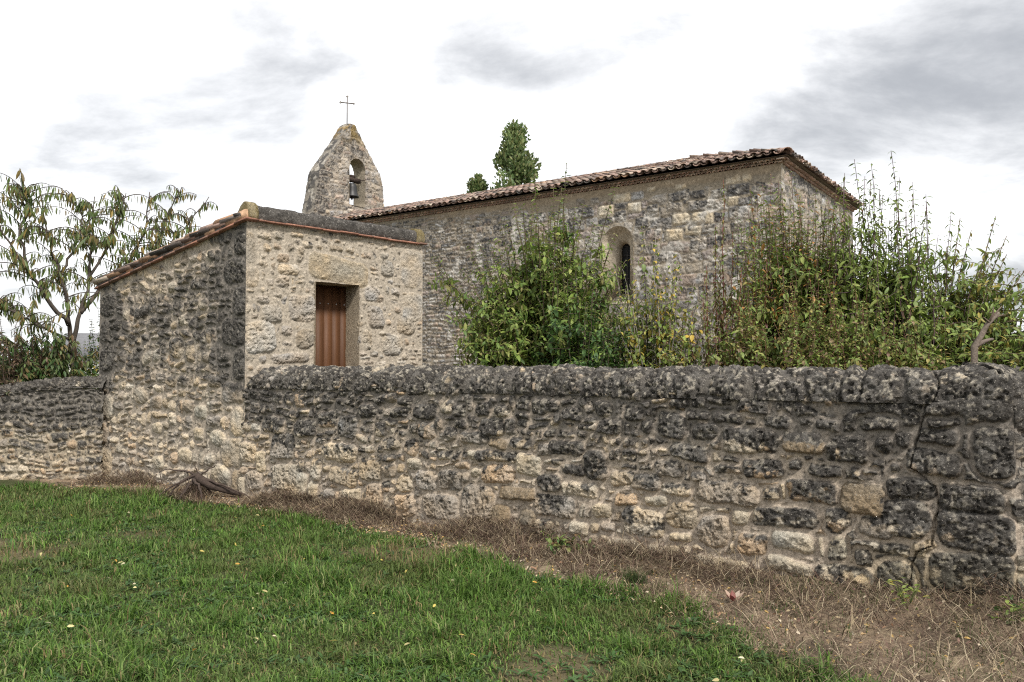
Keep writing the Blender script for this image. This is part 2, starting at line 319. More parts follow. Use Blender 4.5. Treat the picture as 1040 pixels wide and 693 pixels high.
PAL = np.array([(.53, .44, .32), (.46, .385, .285), (.37, .315, .25), (.58, .50, .385), (.42, .36, .29), (.48, .37, .26)])
def masonry(S, T, explicit, proc, bias, gap=0.014, prot=0.035, edge=0.022, rough=0.010, warp=0.016, wscale=7.0, rnd=0.42,
            mortar=(.30, .255, .19), pal=PAL, dark=(.070, .064, .057), seed=0, mort_dark=0.45, lichen_scale=11.0, grad=0.20, spots=0.6, sharp=0.09, fine=1.0, pwarp=0.085, srand=0.62):
    S = np.asarray(S); T = np.asarray(T)
    S2, T2 = np.meshgrid(S, T, indexing='ij')
    SW = S2 + warp * 2 * (fbm(S2 * wscale, T2 * wscale, 3, seed) - .5) + 0.014 * (fbm(S2 * 32, T2 * 32, 3, seed + 1) - .5) * fine
    TW = T2 + warp * 2 * (fbm(S2 * wscale + 50, T2 * wscale, 3, seed + 2) - .5) + 0.014 * (fbm(S2 * 32 + 9, T2 * 32, 3, seed + 4) - .5) * fine
    D = np.full(S2.shape, 0.2); ID = np.full(S2.shape, -1); LV = np.zeros(S2.shape); LU = np.zeros(S2.shape)
    allst = []
    def run(stones, D, ID, SW, TW, limit=None):
        for st in stones:
            k = len(allst); allst.append(st)
            cs, ct, w_, h_, rot, sh = st[:6]
            mx = max(w_, h_) * 0.8 + 0.1
            i0, i1 = np.searchsorted(S, [cs - mx, cs + mx]); j0, j1 = np.searchsorted(T, [ct - mx, ct + mx])
            if i1 <= i0 or j1 <= j0: continue
            x = SW[i0:i1, j0:j1] - cs; y = TW[i0:i1, j0:j1] - ct
            xr = x * cos(rot) + y * sin(rot) + sh * y; yr = -x * sin(rot) + y * cos(rot)
            hw, hh = max(w_ / 2 - gap / 2, .012), max(h_ / 2 - gap / 2, .012)
            rc = min(hw, hh) * rnd * (0.75 + 0.5 * ((k * 0.618) % 1))
            qx = np.abs(xr) - hw + rc; qy = np.abs(yr) - hh + rc
            d = np.hypot(np.maximum(qx, 0), np.maximum(qy, 0)) + np.minimum(np.maximum(qx, qy), 0) - rc
            if limit is not None:
                d = np.maximum(d, gap * 1.3 - limit[i0:i1, j0:j1])
            c = d < D[i0:i1, j0:j1]
            D[i0:i1, j0:j1][c] = d[c]; ID[i0:i1, j0:j1][c] = k
            LV[i0:i1, j0:j1][c] = (yr / hh)[c]; LU[i0:i1, j0:j1][c] = (xr / hw)[c]
    run(explicit, D, ID, SW, TW)
    DE = D.copy()
    SW = SW + pwarp * 2 * (fbm(S2 * 2.2 + 3, T2 * 2.2, 2, seed + 3) - .5); TW = TW + pwarp * 2 * (fbm(S2 * 1.8 + 20, T2 * 1.8, 2, seed + 5) - .5)
    run(proc, D, ID, SW, TW, DE)
    A = np.array(allst)
    idc = np.clip(ID, 0, None)
    stoneness = sstep(0.004, -0.006, D)
    q = np.clip(-D, 0, None)
    pr = prot * A[idc, 8]
    n_big = fbm(S2 * 9, T2 * 9, 3, seed + 5); n_mid = fbm(S2 * 26, T2 * 26, 3, seed + 6); n_fine = fbm(S2 * 70, T2 * 70, 2, seed + 7)
    ridge = 1 - np.abs(fbm(S2 * 17 + 2, T2 * 17, 3, seed + 4) - .5) * 5
    h = stoneness * (ridge - .5) * rough * .3 + pr * (1 - np.exp(-q / edge)) + stoneness * ((n_mid - .5) * rough * 2.4 + (n_fine - .5) * rough * 1.3 + (n_big - .5) * rough * 1.6
        + pr * 0.38 * (LU * np.cos(A[idc, 7]) + LV * np.sin(A[idc, 7])))
    h = h - stoneness * rough * 1.8 * sstep(.58, .72, fbm(S2 * 34 + 7, T2 * 34, 2, seed + 3)) * (A[idc, 6] > .3)
    h = h + (1 - stoneness) * ((n_mid - .5) * 0.012 + (n_fine - .5) * 0.006 - 0.004)
    # colour of the stone itself
    tid = A[idc, 7].astype(int)
    col = pal[tid % len(pal)].copy()
    col[tid == 200] = (.33, .265, .185); col[tid == 201] = (.27, .25, .22); col[tid == 202] = (.45, .40, .31); col[tid == 203] = (.64, .555, .42); col[tid == 204] = (.42, .355, .26)
    col *= (0.82 + 0.36 * ((tid * 0.37) % 1))[..., None]
    col *= (0.80 + 0.4 * n_big)[..., None]
    warm = fbm(S2 * 5, T2 * 5, 2, seed + 8)[..., None] - .5
    col *= 1 + warm * np.array([.25, .05, -.25])
    # black and grey crusts of lichen
    lf = fbm(S2 * lichen_scale, T2 * lichen_scale, 5, seed + 9, 0.62)
    val = (lf - .5) * 1.5 + (A[idc, 6] - .5) * srand + bias + grad * LV * stoneness
    Lm = sstep(-sharp, sharp, val)
    pit = (tid == 202) * sstep(.50, .56, fbm(S2 * 45, T2 * 45, 2, seed + 1))
    Lm = np.maximum(Lm, pit)
    dk = np.array(dark) * (0.55 + 0.95 * fbm(S2 * 30, T2 * 30, 3, seed + 2))[..., None]
    gr = sstep(.52, .66, fbm(S2 * 14 + 3, T2 * 14, 4, seed + 11))[..., None] * 0.55
    dk = dk * (1 - gr) + gr * np.array((.19, .178, .16))
    sp = sstep(.60, .70, fbm(S2 * 32 + 5, T2 * 32, 3, seed + 10))[..., None] * spots
    dk = dk * (1 - sp) + sp * np.array((.42, .38, .31))
    col = col * (1 - Lm[..., None]) + dk * Lm[..., None]
    mc = np.array(mortar) * (0.72 + 0.56 * n_mid)[..., None]
    mL = sstep(-.2, .30, (lf - .5) * 1.2 + bias - 0.12)[..., None] * (mort_dark[..., None] if np.ndim(mort_dark) else mort_dark)
    mc = mc * (1 - mL) + np.array(dark) * 1.9 * mL
    col = col * stoneness[..., None] + mc * (1 - stoneness[..., None])
    global LAST_STN
    LAST_STN = stoneness
    return h, np.clip(col, 0.008, .75), D, stoneness

def flat_edges(h, S2, a, b, v=.012):
    k = sstep(a, a + .05, S2) * sstep(b, b - .05, S2)
    return h * k + v * (1 - k)

def grid_faces(ni, nj):
    i, j = np.meshgrid(np.arange(ni - 1), np.arange(nj - 1), indexing='ij')
    a = (i * nj + j).ravel()
    return np.stack([a, a + nj, a + nj + 1, a + 1], 1)

def cut_hole(S2, T2, faces, sdf, r):
    """drop the faces inside the outline sdf(s, t) < 0 and pull the rim onto it; returns kept faces"""
    d = sdf(S2, T2)
    df = d.ravel()[faces]
    keep = df.max(1) > -r * 0.5
    keep &= df.mean(1) > -r * 0.35
    e = 1e-3
    gx = (sdf(S2 + e, T2) - d) / e; gy = (sdf(S2, T2 + e) - d) / e
    used = np.zeros(d.size, bool); used[faces[keep].ravel()] = True; used = used.reshape(d.shape)
    gone = np.zeros(d.size, bool); gone[faces[~keep].ravel()] = True; gone = gone.reshape(d.shape)
    rim = used & gone
    S2[rim] -= (gx * d)[rim]; T2[rim] -= (gy * d)[rim]
    return faces[keep]

def wall_sheet(name, P0, ds, nrm, S, T, h, col, mat, parent, top=None, hole=None, r=0.02, smooth=True, loc=None):
    S2, T2 = np.meshgrid(S, T, indexing='ij')
    S2 = S2.copy(); T2 = T2.copy()
    fc = grid_faces(len(S), len(T))
    if top is not None:
        lim = top(S2)
        over = T2 > lim
        fc = fc[~over.ravel()[fc].all(1)]
        T2 = np.minimum(T2, lim)
    if hole is not None:
        fc = cut_hole(S2, T2, fc, hole, r)
    V = np.array(P0)[None, None] + S2[..., None] * np.array(ds) + T2[..., None] * np.array([0, 0, 1.]) + h[..., None] * np.array(nrm)
    return mesh_obj(name, V, fc, mat, parent, col, smooth, loc, LAST_STN if LAST_STN.shape == h.shape else None)

def frange(a, b, step):
    return np.linspace(a, b, max(2, int(round((b - a) / step)) + 1))

def unit3(v): return v / np.linalg.norm(v)
# site axes: the yard wall and the church share one bearing
E1 = np.array([.8145, -.580, 0]); U = -E1            # along the wall, to the right / to the left
NF = np.array([-.580, -.8145, 0]); V = -NF           # out of the wall towards the lawn / into the yard
C = np.array([-3.43, 10.25, 0.0])                    # the hut corner where the yard wall starts
ZUP = np.array([0, 0, 1.0])
# ------------------------------------------------------------------ ground
STRIP = [(-9, 0.75), (-6.5, .6), (-3.58, .85), (-2.7, .68), (-1.6, .46), (-.46, .44), (.73, .30), (2.1, .40), (3.29, .56), (4.2, .70), (4.97, .93), (5.7, 1.04), (6.03, 1.07), (6.56, 1.23), (7.04, 1.45), (7.66, 1.87), (8.5, 2.4), (12, 3.2)]
def wall_coords(x, y):
    dx_, dy_ = x - C[0], y - C[1]
    return dx_ * E1[0] + dy_ * E1[1], dx_ * NF[0] + dy_ * NF[1]
def lawn_mask(x, y):
    """1 on the lawn, 0 on the bare strip along the wall; soft ragged edge"""
    s, d = wall_coords(x, y)
    b = np.interp(s, [q[0] for q in STRIP], [q[1] for q in STRIP])
    wob = 0.28 * (fbm(x * 1.7, y * 1.7, 3, 3) - .5) + 0.16 * (fbm(x * 6, y * 6, 2, 4) - .5)
    return sstep(-0.10, 0.14, d - b + wob)
def ground_z(x, y):
    x = np.asarray(x, float); y = np.asarray(y, float)
    z = 0.05 * (fbm(x * .6, y * .6, 3, 1) - .5) - 0.05 * sstep(-3, -7, x)
    s, d = wall_coords(x, y)
    z = z + 0.03 * sstep(.5, 0, np.abs(d))
    far = sstep(20, 120, np.hypot(x, y))
    return z * (1 - far) - 1.2 * far * sstep(60, 400, np.hypot(x, y))

gx = np.concatenate([[-4000, -2000, -1000, -500, -250, -120, -70, -45, -30, -22], np.arange(-16, -9, .12), np.arange(-9, 6, .04), np.arange(6, 14, .15), [16, 20, 28, 45, 70, 120, 250, 500, 1000, 2000, 4000]])
gy = np.concatenate([[-4000, -1000, -300, -100, -40, -15, -6], np.arange(-3, 2.2, .2), np.arange(2.2, 13, .04), np.arange(13, 40, .6), [50, 70, 110, 200, 400, 900, 2000, 4000]])
X2, Y2 = np.meshgrid(gx, gy, indexing='ij')
LM = lawn_mask(X2, Y2)
s_, d_ = wall_coords(X2, Y2)
yard = sstep(0.0, -0.5, d_) * (s_ > -3.5)
Z2 = ground_z(X2, Y2) + (1 - LM) * (0.05 * (fbm(X2 * 7, Y2 * 7, 4, 2) - .5) + .02 * sstep(.55, .7, fbm(X2 * 11, Y2 * 11, 2, 6)))
turf = np.array((.045, .052, .018))[None, None] * (0.7 + .6 * fbm(X2 * 3, Y2 * 3, 3, 5))[..., None]
bald = sstep(.60, .72, fbm(X2 * 1.1 + 4, Y2 * 1.1, 4, 6))[..., None]
turf = turf * (1 - .6 * bald) + .6 * bald * np.array((.17, .13, .075))
dn = fbm(X2 * 5, Y2 * 5, 4, 7)[..., None]
dirt = np.array((.19, .14, .095)) * (0.35 + 1.2 * dn)
mt = sstep(.48, .62, fbm(X2 * 3.2 + 5, Y2 * 3.2, 4, 1))[..., None] * .6
dirt = dirt * (1 - mt) + mt * np.array((.27, .215, .14)) * (.6 + .7 * fbm(X2 * 14, Y2 * 14, 3, 5))[..., None]
dirt = dirt * (1 - .35 * sstep(.5, .7, fbm(X2 * 2.3, Y2 * 2.3, 3, 0))[..., None] * np.array((1, 1, 1)))
GC = turf * LM[..., None] + dirt * (1 - LM[..., None])
far = sstep(14, 40, np.hypot(X2, Y2))[..., None]
GC = GC * (1 - far) + far * np.array((.07, .085, .03))
M_GROUND = material('ground_soil', noise=((30, .4), (120, .35)), bump=((60, .012), (160, .005)))
ground = mesh_obj('ground', np.stack([X2, Y2, Z2], -1), grid_faces(len(gx), len(gy)), M_GROUND, None, GC)
setting(ground)

# ------------------------------------------------------------------ yard wall (front run, corner, return run)
WL = 8.40          # length of the front run
TH = 0.50          # thickness
RET = 5.5          # return run behind the corner
def wall_point(s, o, z):
    """plan of the wall bent round its corner; o = offset outwards (+) or into the thickness (-)"""
    s = np.asarray(s, float); o = np.asarray(o, float)
    inn = np.clip(-o, 0, None)
    rc = 0.06
    a = np.minimum(s, WL - inn); fr = s <= WL
    bb = np.maximum(s - WL, inn)
    P = np.where(fr[..., None], C + a[..., None] * E1 + o[..., None] * NF, C + WL * E1 + bb[..., None] * V + o[..., None] * E1)
    # ease the arris of the corner a little
    near = np.clip(1 - np.abs(s - WL) / rc, 0, 1) ** 2
    P = P - (near * 0.02)[..., None] * (NF + E1)
    P[..., 2] = z
    return P

rw = np.random.default_rng(21)
S = np.concatenate([frange(-.02, 8.40, .0085), frange(8.41, 9.2, .02), frange(9.3, WL + RET, .08)])
T = frange(-.12, 1.44, .0085)
S2, T2 = np.meshgrid(S, T, indexing='ij')
proc = lay_rows(-.1, 7.35, -.15, 1.5, .09, .20, .7, 1.5, rw, .35) + lay_rows(7.35, 14, -.15, 1.5, .16, .30, 1.2, 2.4, rw, .1)
bias = -0.30 + 0.40 * sstep(.35, 1.2, T2) + .06 * sstep(6.5, 7.5, S2) + 0.30 * sstep(6.9, 7.7, S2) - 0.22 * sstep(1.6, .2, S2) * sstep(1.2, .6, T2) + .18 * sstep(.75, 1.30, T2) + .08 * sstep(3.5, 1.0, S2) * sstep(.6, 1.1, T2) \
    - 0.14 * sstep(.45, .1, T2) + 0.25 * (fbm(S2 * 1.1, T2 * 1.4, 2, 5) - .5)
h, col, Dm, stn = masonry(S, T, parse(FRONT, 1.06), proc, bias, gap=.022, prot=.046, edge=.013, rough=.011, seed=2, mort_dark=.36 + .46 * sstep(.6, 1.25, T2), srand=.75, mortar=(.37, .31, .245), rnd=.66, warp=.024)
# a stepped crack runs down through the corner stones
CRACK = [(7.87, 1.61), (7.82, 1.29), (7.77, 1.11), (7.73, .93), (7.89, .81), (7.91, .64), (7.87, .39), (7.76, .34), (7.73, .13), (7.72, -.1)]
def seg_dist(S2, T2, pts):
    d = np.full(S2.shape, 9.0)
    for (a0, a1), (b0, b1) in zip(pts[:-1], pts[1:]):
        ux, uy = b0 - a0, b1 - a1
        t = np.clip(((S2 - a0) * ux + (T2 - a1) * uy) / (ux * ux + uy * uy), 0, 1)
        d = np.minimum(d, np.hypot(S2 - a0 - t * ux, T2 - a1 - t * uy))
    return d
ck = seg_dist(S2 + .05 * (fbm(S2 * 9, T2 * 9, 3, 1) - .5), T2 + .03 * (fbm(S2 * 9, T2 * 9, 3, 4) - .5), CRACK)
h = h - .05 * sstep(.009, .001, ck)
green = (sstep(.5, .1, T2) * sstep(7.0, 7.8, S2) * .5)[..., None]
col = col * (1 - green) + green * col * np.array((1.0, .95, .62))
yard_wall = mesh_obj('stone_wall', wall_point(S2, .03 - .035 * np.clip(T2, 0, 2) + h, T2), grid_faces(len(S), len(T)), M_STONE, None, col, loc=C, alpha=stn)
tag(yard_wall, 'long lichen-blackened rubble stone wall with rounded top, running from hut corner to the cracked corner', 'wall')
# the yard side of the wall
sg, tg_ = np.meshgrid(frange(0, WL + RET, .04), frange(-.12, 1.44, .04), indexing='ij')
hb, cb, _, _ = masonry(frange(0, WL + RET, .04), frange(-.12, 1.44, .04), [], lay_rows(0, WL + RET, -.15, 1.5, .12, .22, 1, 2, rw), 0 * sg, seed=5)
mesh_obj('inner_face', wall_point(sg, -TH - hb, tg_), grid_faces(*sg.shape), M_STONE, yard_wall, cb)

# coping: a half-round course of rough slabs set aslant
So = np.concatenate([frange(-.03, 8.45, .0085), frange(8.46, 9.4, .02), frange(9.45, WL + RET, .08)])
NT = 92
Tt = np.linspace(0, .86, NT)                # developed length from the front drip edge over the top
Sc, Tc = np.meshgrid(So, Tt, indexing='ij')
rc_ = np.random.default_rng(5)
slabs = []
s = -.1
while s < WL + RET:
    left = s < 3.6
    w_ = rc_.uniform(.06, .13) if left else rc_.uniform(.13, .30)
    if 7.88 < s < 8.3: w_ = .55
    k = rc_.uniform(.38, .62)
    sh = -rc_.uniform(.45, .8) if left else rc_.normal(-.1, .2)
    if 7.8 < s < 8.3: sh = 0
    big = left or rc_.random() < .35 or 7.8 < s < 8.3
    for (c_, hh) in ([(.28, .60), (.73, .3)] if big else [(.12 + rc_.uniform(0, .03), .24), (.38, .26), (.70, .35)]):
        slabs.append([s + w_ / 2 - (.0 if big else rc_.uniform(-.05, .05)), c_ + rc_.normal(0, .012), w_, hh, 0, sh, rc_.uniform(.45, 1.0), int(rc_.integers(0, 100)), rc_.uniform(.5, 1.4)])
    s += w_
bias = .20 + .12 * (fbm(Sc * 1.5, Tc * 1.5, 2, 2) - .5) + 0 * Sc
hc, cc, _, _ = masonry(So, Tt, [], slabs, bias, gap=.014, prot=.032, edge=.016, rough=.013, seed=4, mort_dark=.9, mortar=(.14, .125, .105), spots=.85, grad=-.05, warp=.022, lichen_scale=13, rnd=.3)
hc = hc - .045 * sstep(.010, .002, np.abs(Sc - 7.87 - .05 * np.sin(Tc * 9)))
hc = hc - .035 * sstep(.25, .0, Sc) ** 2
arc = .86
def cope_profile(t):
    """offset and height along the half round, with a small drip under the front edge"""
    a = np.clip((t - .04) / (arc - .04), 0, 1) * pi
    rx, rz = TH / 2 + .025, .235
    o = -TH / 2 + rx * np.cos(a)
    z = 1.405 + rz * np.sin(a) ** .8
    return o, z, np.cos(a), np.sin(a)
o_, z_, na, nb = cope_profile(Tc)
z_ = z_ + .018 * (fbm(Sc * 1.3, 0 * Sc, 2, 3) - .5)
endr = np.sqrt(np.clip(1 - (np.clip(.22 - Sc, 0, .22) / .25) ** 2, .05, 1))
z_ = 1.405 + (z_ - 1.405) * endr
o2 = o_ + hc * na - .03
z2 = z_ + hc * np.maximum(nb, .0)
under = Tc < .035
z2 = np.where(under, 1.395, z2); o2 = np.where(Tc < .012, -.06, o2)
mesh_obj('coping', wall_point(Sc, o2, z2), grid_faces(len(So), NT), M_STONE, yard_wall, cc)

# ------------------------------------------------------------------ low wall left of the hut
LW0 = np.array([-6.30, 12.12, 0.0]); LWD = np.array([-.998, .062, 0.0]); LWN = np.array([-.062, -.998, 0.0])
LWL = 7.5
def lw_top(s): return 1.40 - .075 * s + .03 * np.sin(s * 2.1)
S = frange(-.1, LWL, .014); T = frange(-.3, 1.34, .014)
S2, T2 = np.meshgrid(S, T, indexing='ij')
bias = -.22 + .75 * sstep(.45, 1.05, T2) + .2 * (fbm(S2 * 1.2, T2 * 1.2, 2, 6) - .5)
h, col, _, _ = masonry(S, T, [], lay_rows(-.2, LWL, -.3, 1.6, .08, .17, .7, 1.5, rw, .35), bias, gap=.018, prot=.045, edge=.016, rough=.011, seed=7, mort_dark=.9, rnd=.7, warp=.022)
low_wall = wall_sheet('stone_wall', LW0 + LWN * .0, LWD, LWN, S, T, h, col, M_STONE, None, top=lw_top, loc=LW0)
tag(low_wall, 'lower rubble stone wall with black top, beneath the drooping tree left of the hut', 'wall')
NT = 60
Tt = np.linspace(0, .8, NT); So = frange(-.1, LWL, .014)
Sc, Tc = np.meshgrid(So, Tt, indexing='ij')
sl = []
s = -.1
while s < LWL:
    w_ = rc_.uniform(.08, .2)
    for (c_, hh) in [(.25, .5), (.65, .35)]:
        sl.append([s + w_ / 2, c_, w_, hh, 0, .7 + rc_.normal(0, .1), rc_.uniform(.5, 1), int(rc_.integers(0, 100)), rc_.uniform(.5, 1.3)])
    s += w_
hc, cc, _, _ = masonry(So, Tt, [], sl, .32 + 0 * Sc, gap=.008, prot=.03, edge=.025, rough=.02, seed=1, mort_dark=1, mortar=(.12, .11, .1), spots=.45, warp=.025)
a = Tc / .8 * pi
o_ = -.22 + (.245 + hc) * np.cos(a); zz = lw_top(Sc) - .05 + (.15 + hc) * np.sin(a)
mesh_obj('coping', LW0 + Sc[..., None] * LWD + o_[..., None] * LWN + zz[..., None] * ZUP, grid_faces(len(So), NT), M_STONE, low_wall, cc)
mb = MB(); mb.box(LW0 - LWN * .03 + ZUP * -.3, LWD * LWL, -LWN * .4, ZUP * 1.0, (.2, .18, .14)); mb.obj('wall_core', M_STONE, low_wall, False)
# ------------------------------------------------------------------ clay roof tiles
TP = np.array([(.34, .235, .19), (.29, .20, .165), (.38, .30, .24), (.25, .18, .15), (.17, .14, .125), (.085, .077, .07), (.43, .36, .29), (.36, .23, .15)])
def tile(mb, P, along, across, nrm, length, r0, r1, col, up=True, k=7, th=.016, ang=pi):
    """one half-round tile from its lower end P, running up the slope"""
    along, across, nrm = map(np.asarray, (along, across, nrm))
    a = np.linspace((pi - ang) / 2, (pi + ang) / 2, k)
    rings = []
    for (t, r) in ((0, r0), (length, r1)):
        for rr in (r, r - th):
            sg_ = 1 if up else -1
            rings.append(P + along * t + (np.cos(a) * rr)[:, None] * across + (sg_ * np.sin(a) * rr * .8 + (0 if up else r * .75))[:, None] * nrm)
    v = np.concatenate(rings)
    f = []
    for j in range(k - 1):
        f += [(j, j + 1, 2 * k + j + 1, 2 * k + j), (k + j + 1, k + j, 3 * k + j, 3 * k + j + 1), (j + 1, j, k + j, k + j + 1), (2 * k + j, 2 * k + j + 1, 3 * k + j + 1, 3 * k + j)]
    f += [(0, 2 * k, 3 * k, k), (k - 1, 2 * k - 1, 4 * k - 1, 3 * k - 1)]
    mb.add(v, f, col)

def tile_roof(mb, P0, across, along, nrm, width, length, r, pitch=.215, lay=.34, clip=None, pal=TP, wts=None, dirt=0.25, lift=0.0):
    nc = int(width / pitch) + 1; nr = int(math.ceil(length / lay))
    for i in range(nc):
        for j in range(nr):
            x = i * pitch; y = j * lay
            if clip and not clip(x, y + lay / 2): continue
            for up in (False, True):
                xx = x + (pitch / 2 if up else 0)
                c = pal[r.choice(len(pal), p=wts)] * r.uniform(.75, 1.2)
                if r.random() < dirt: c = c * .5
                y0 = y + r.normal(0, .018)
                ln = min(lay + .09, length - y0)
                if ln < .06: continue
                P = P0 + across * (xx + r.normal(0, .007)) + along * y0 + nrm * ((.045 if up else .0) + lift + r.normal(0, .004))
                dr = along + across * r.normal(0, .02) + nrm * (-.035)
                tile(mb, P, dr, across, nrm, ln, pitch * .40, pitch * .33, c, up)

# ------------------------------------------------------------------ the hut
DD = np.array([.695, .719, 0]); DD /= np.linalg.norm(DD)
ND = np.array([DD[1], -DD[0], 0])                        # out of the door face
HL, HW = 3.63, 2.91
HZ0, HZ1 = 3.56, 2.90                                    # wall tops at the door face and at the low end
hut = thing('stone_hut', 'small stone hut with brown plank door and sloping tiled roof', 'hut', C)
rh = np.random.default_rng(31)
def hut_top(s): return HZ0 + (HZ1 - HZ0) * s / HL
# the side towards the lawn
S = frange(-.012, HL + .012, .0115); T = frange(-.15, 3.7, .0115)
S2, T2 = np.meshgrid(S, T, indexing='ij')
quo = []
z = -.1; k = 0
while z < 3.6:
    hh = rh.uniform(.30, .46)
    l0 = .52 if k % 2 else .30
    quo.append([l0 / 2 - .02, z + hh / 2, l0, hh, 0, 0, .60 if z > 1.3 else .15, int(rh.integers(0, 100)), .55])
    l1 = .30 if k % 2 else .46
    if z < 2.7: quo.append([HL - l1 / 2 + .02, z + hh / 2 + .1, l1, hh * .95, 0, 0, .55 if z > 1.2 else .25, int(rh.integers(0, 100)), .6])
    z += hh; k += 1
for q in ((1.55, 1.92, .34, .33, .75), (1.22, 1.88, .22, .34, .7), (2.45, 1.25, .35, .28, .3), (.95, 1.05, .30, .22, .1), (.55, .72, .38, .25, .05), (2.0, .8, .28, .2, .1), (1.3, .45, .33, .24, .05), (.5, .25, .42, .30, .0), (1.95, .3, .3, .22, .1), (1.0, .75, .25, .2, .05)):
    quo.append([q[0], q[1], q[2], q[3], rh.normal(0, .05), 0, q[4], 203 if q[4] < .2 else 7, .9])
proc = lay_rows(-.1, HL + .1, -.15, 3.8, .10, .22, .7, 1.4, rh, .45)
cor = sstep(1.05, .3, S2 + .25 * (fbm(S2 * 3, T2 * 3, 2, 1) - .5)); lef = sstep(HL - .9, HL - .3, S2)
bias = -.38 + .48 * sstep(1.15, 1.75, T2 + .5 * (fbm(S2 * 2, T2 * 2, 2, 3) - .5)) * (1 - .55 * sstep(.65, .2, hut_top(S2) - T2)) + .45 * (fbm(S2 * 1.6, T2 * 1.6, 3, 6) - .5) + .62 * cor * sstep(1.1, 1.6, T2) + .45 * lef * sstep(.9, 1.4, T2) - .25 * sstep(1.0, .4, T2)
h, col, _, _ = masonry(S, T, quo, proc, bias, gap=.034, prot=.052, edge=.020, rough=.010, seed=6, mort_dark=.85, mortar=(.38, .325, .26), warp=.026, rnd=.85, spots=.35, srand=.34, lichen_scale=7, sharp=.24)
h = np.where(hut_top(S2) - T2 < .16, h * .35, h); h = flat_edges(h, S2, -.012, HL + .012)
wl = wall_sheet('wall', C, U, NF, S, T, h, col, M_STONE, hut, top=hut_top, smooth=True)
# the door face
S = frange(-.012, HW + .012, .0115); T = frange(-.1, HZ0 + .01, .0115)
S2, T2 = np.meshgrid(S, T, indexing='ij')
DX0, DX1, DZ = 1.012, 1.735, 2.845
proc = lay_rows(-.1, HW + .1, -.15, 3.7, .08, .17, .8, 1.7, rh, .35)
for q in proc:
    if rh.random() < .35: q[2] *= .6; q[3] *= .6
bias = -.58 + .26 * sstep(2.9, 3.5, T2) + .18 * sstep(.5, .8, fbm(S2 * 1.6, T2 * 1.6, 3, 2)) + .30 * sstep(.1, -.02, S2) * sstep(2.8, 2.4, T2)
palb = PAL * np.array((.98, 1.0, 1.06)) * .65 + .35 * np.array((.42, .37, .295))
h, col, _, _ = masonry(S, T, parse(DOORF, 1.0), proc, bias, gap=.034, prot=.033, edge=.022, rough=.011, seed=3, mort_dark=.3, mortar=(.365, .318, .255), warp=.020, pal=palb, rnd=.72)
def door_sdf(s, t):
    wob = .02 * (fbm(t * 7, s * 0 + 3, 2, 1) - .5)
    return np.maximum(np.maximum(DX0 + wob - s, s - DX1 + wob), t - DZ)
h = flat_edges(h, S2, -.012, HW + .012)
wall_sheet('wall', C, DD, ND, S, T, h, col, M_STONE, hut, hole=door_sdf, r=.0115)
# back and low walls, plainer
for P0, ds, nr, ln, tp in ((C + U * HL, DD, -ND, HW, lambda s: HZ1 + 0 * s), (C + DD * HW, U, -NF, HL, hut_top)):
    S = frange(-.012, ln + .012, .035); T = frange(-.1, 3.7, .035)
    h, col, _, _ = masonry(S, T, [], lay_rows(0, ln, -.15, 3.8, .1, .2, .8, 1.6, rh, .3), -.1 + 0 * np.add.outer(S, T), gap=.026, seed=5)
    h = flat_edges(h, np.add.outer(S, 0 * T), -.012, ln + .012)
    wall_sheet('wall', P0, ds, nr, S, T, h, col, M_STONE, hut, top=tp)
# door recess
RD = .34
mb = MB()
def rec_strip(pa, pb, npts=40, nd_=14):
    """a lined reveal between two edge points, running inwards"""
    u_ = np.linspace(0, 1, npts); q_ = np.linspace(-.03, RD, nd_)
    Uu, Qq = np.meshgrid(u_, q_, indexing='ij')
    P = pa + Uu[..., None] * (pb - pa) - Qq[..., None] * ND
    ln = np.linalg.norm(pb - pa)
    nv = .012 * (fbm(Uu * ln * 9, Qq * 9, 4, 3) - .5)
    ax = DD if abs((pb - pa)[2]) > .1 else ZUP
    P = P + nv[..., None] * ax
    cc_ = np.array((.40, .335, .245)) * (.75 + .5 * fbm(Uu * ln * 5, Qq * 5, 4, 5))[..., None]
    return P.reshape(-1, 3), grid_faces(npts, nd_), cc_.reshape(-1, 3)
pL0 = C + DD * DX0 + ZUP * .4; pL1 = C + DD * DX0 + ZUP * DZ; pR0 = C + DD * DX1 + ZUP * .4; pR1 = C + DD * DX1 + ZUP * DZ
for a_, b_ in ((pR0, pR1), (pL0, pL1), (pL1, pR1)):
    v_, f_, c_ = rec_strip(a_, b_)
    mb.add(v_, [tuple(q) for q in f_], c_)
mb.obj('door_reveal', M_STONE, hut)
# threshold and the floor slab inside
mb = MB(); mb.box(C + DD * (DX0 - .05) + ZUP * .25 - ND * (RD + .1), DD * (DX1 - DX0 + .1), ND * (RD + .14), ZUP * .15, (.38, .33, .25)); mb.obj('threshold', M_STONE, hut, False)
# plank door
M_WOOD = material('door_wood', noise=((8, .2),), bump=((40, .003),), rough=.55, spec=.3)
_t = M_WOOD.node_tree
for n_ in _t.nodes:
    if n_.type == 'TEX_NOISE':
        mp_ = _t.nodes.new('ShaderNodeMapping'); mp_.inputs['Scale'].default_value = (6, 6, .35)
        _t.links.new(next(q for q in _t.nodes if q.type == 'TEX_COORD').outputs['Object'], mp_.inputs[0]); _t.links.new(mp_.outputs[0], n_.inputs['Vector'])
dP = C + DD * (DX0 - .06) - ND * (RD - .03) + ZUP * .4
mb = MB()
npk = 6; pw = (DX1 - DX0 + .10) / npk
for i in range(npk):
    c_ = np.array((.105, .046, .020)) * rh.uniform(.75, 1.2)
    mb.box(dP + DD * (i * pw + .004) - ND * rh.uniform(0, .004), DD * (pw - .008), -ND * .03, ZUP * (DZ - .405), c_)
door = mb.obj('door', M_WOOD, hut, False, loc=dP)
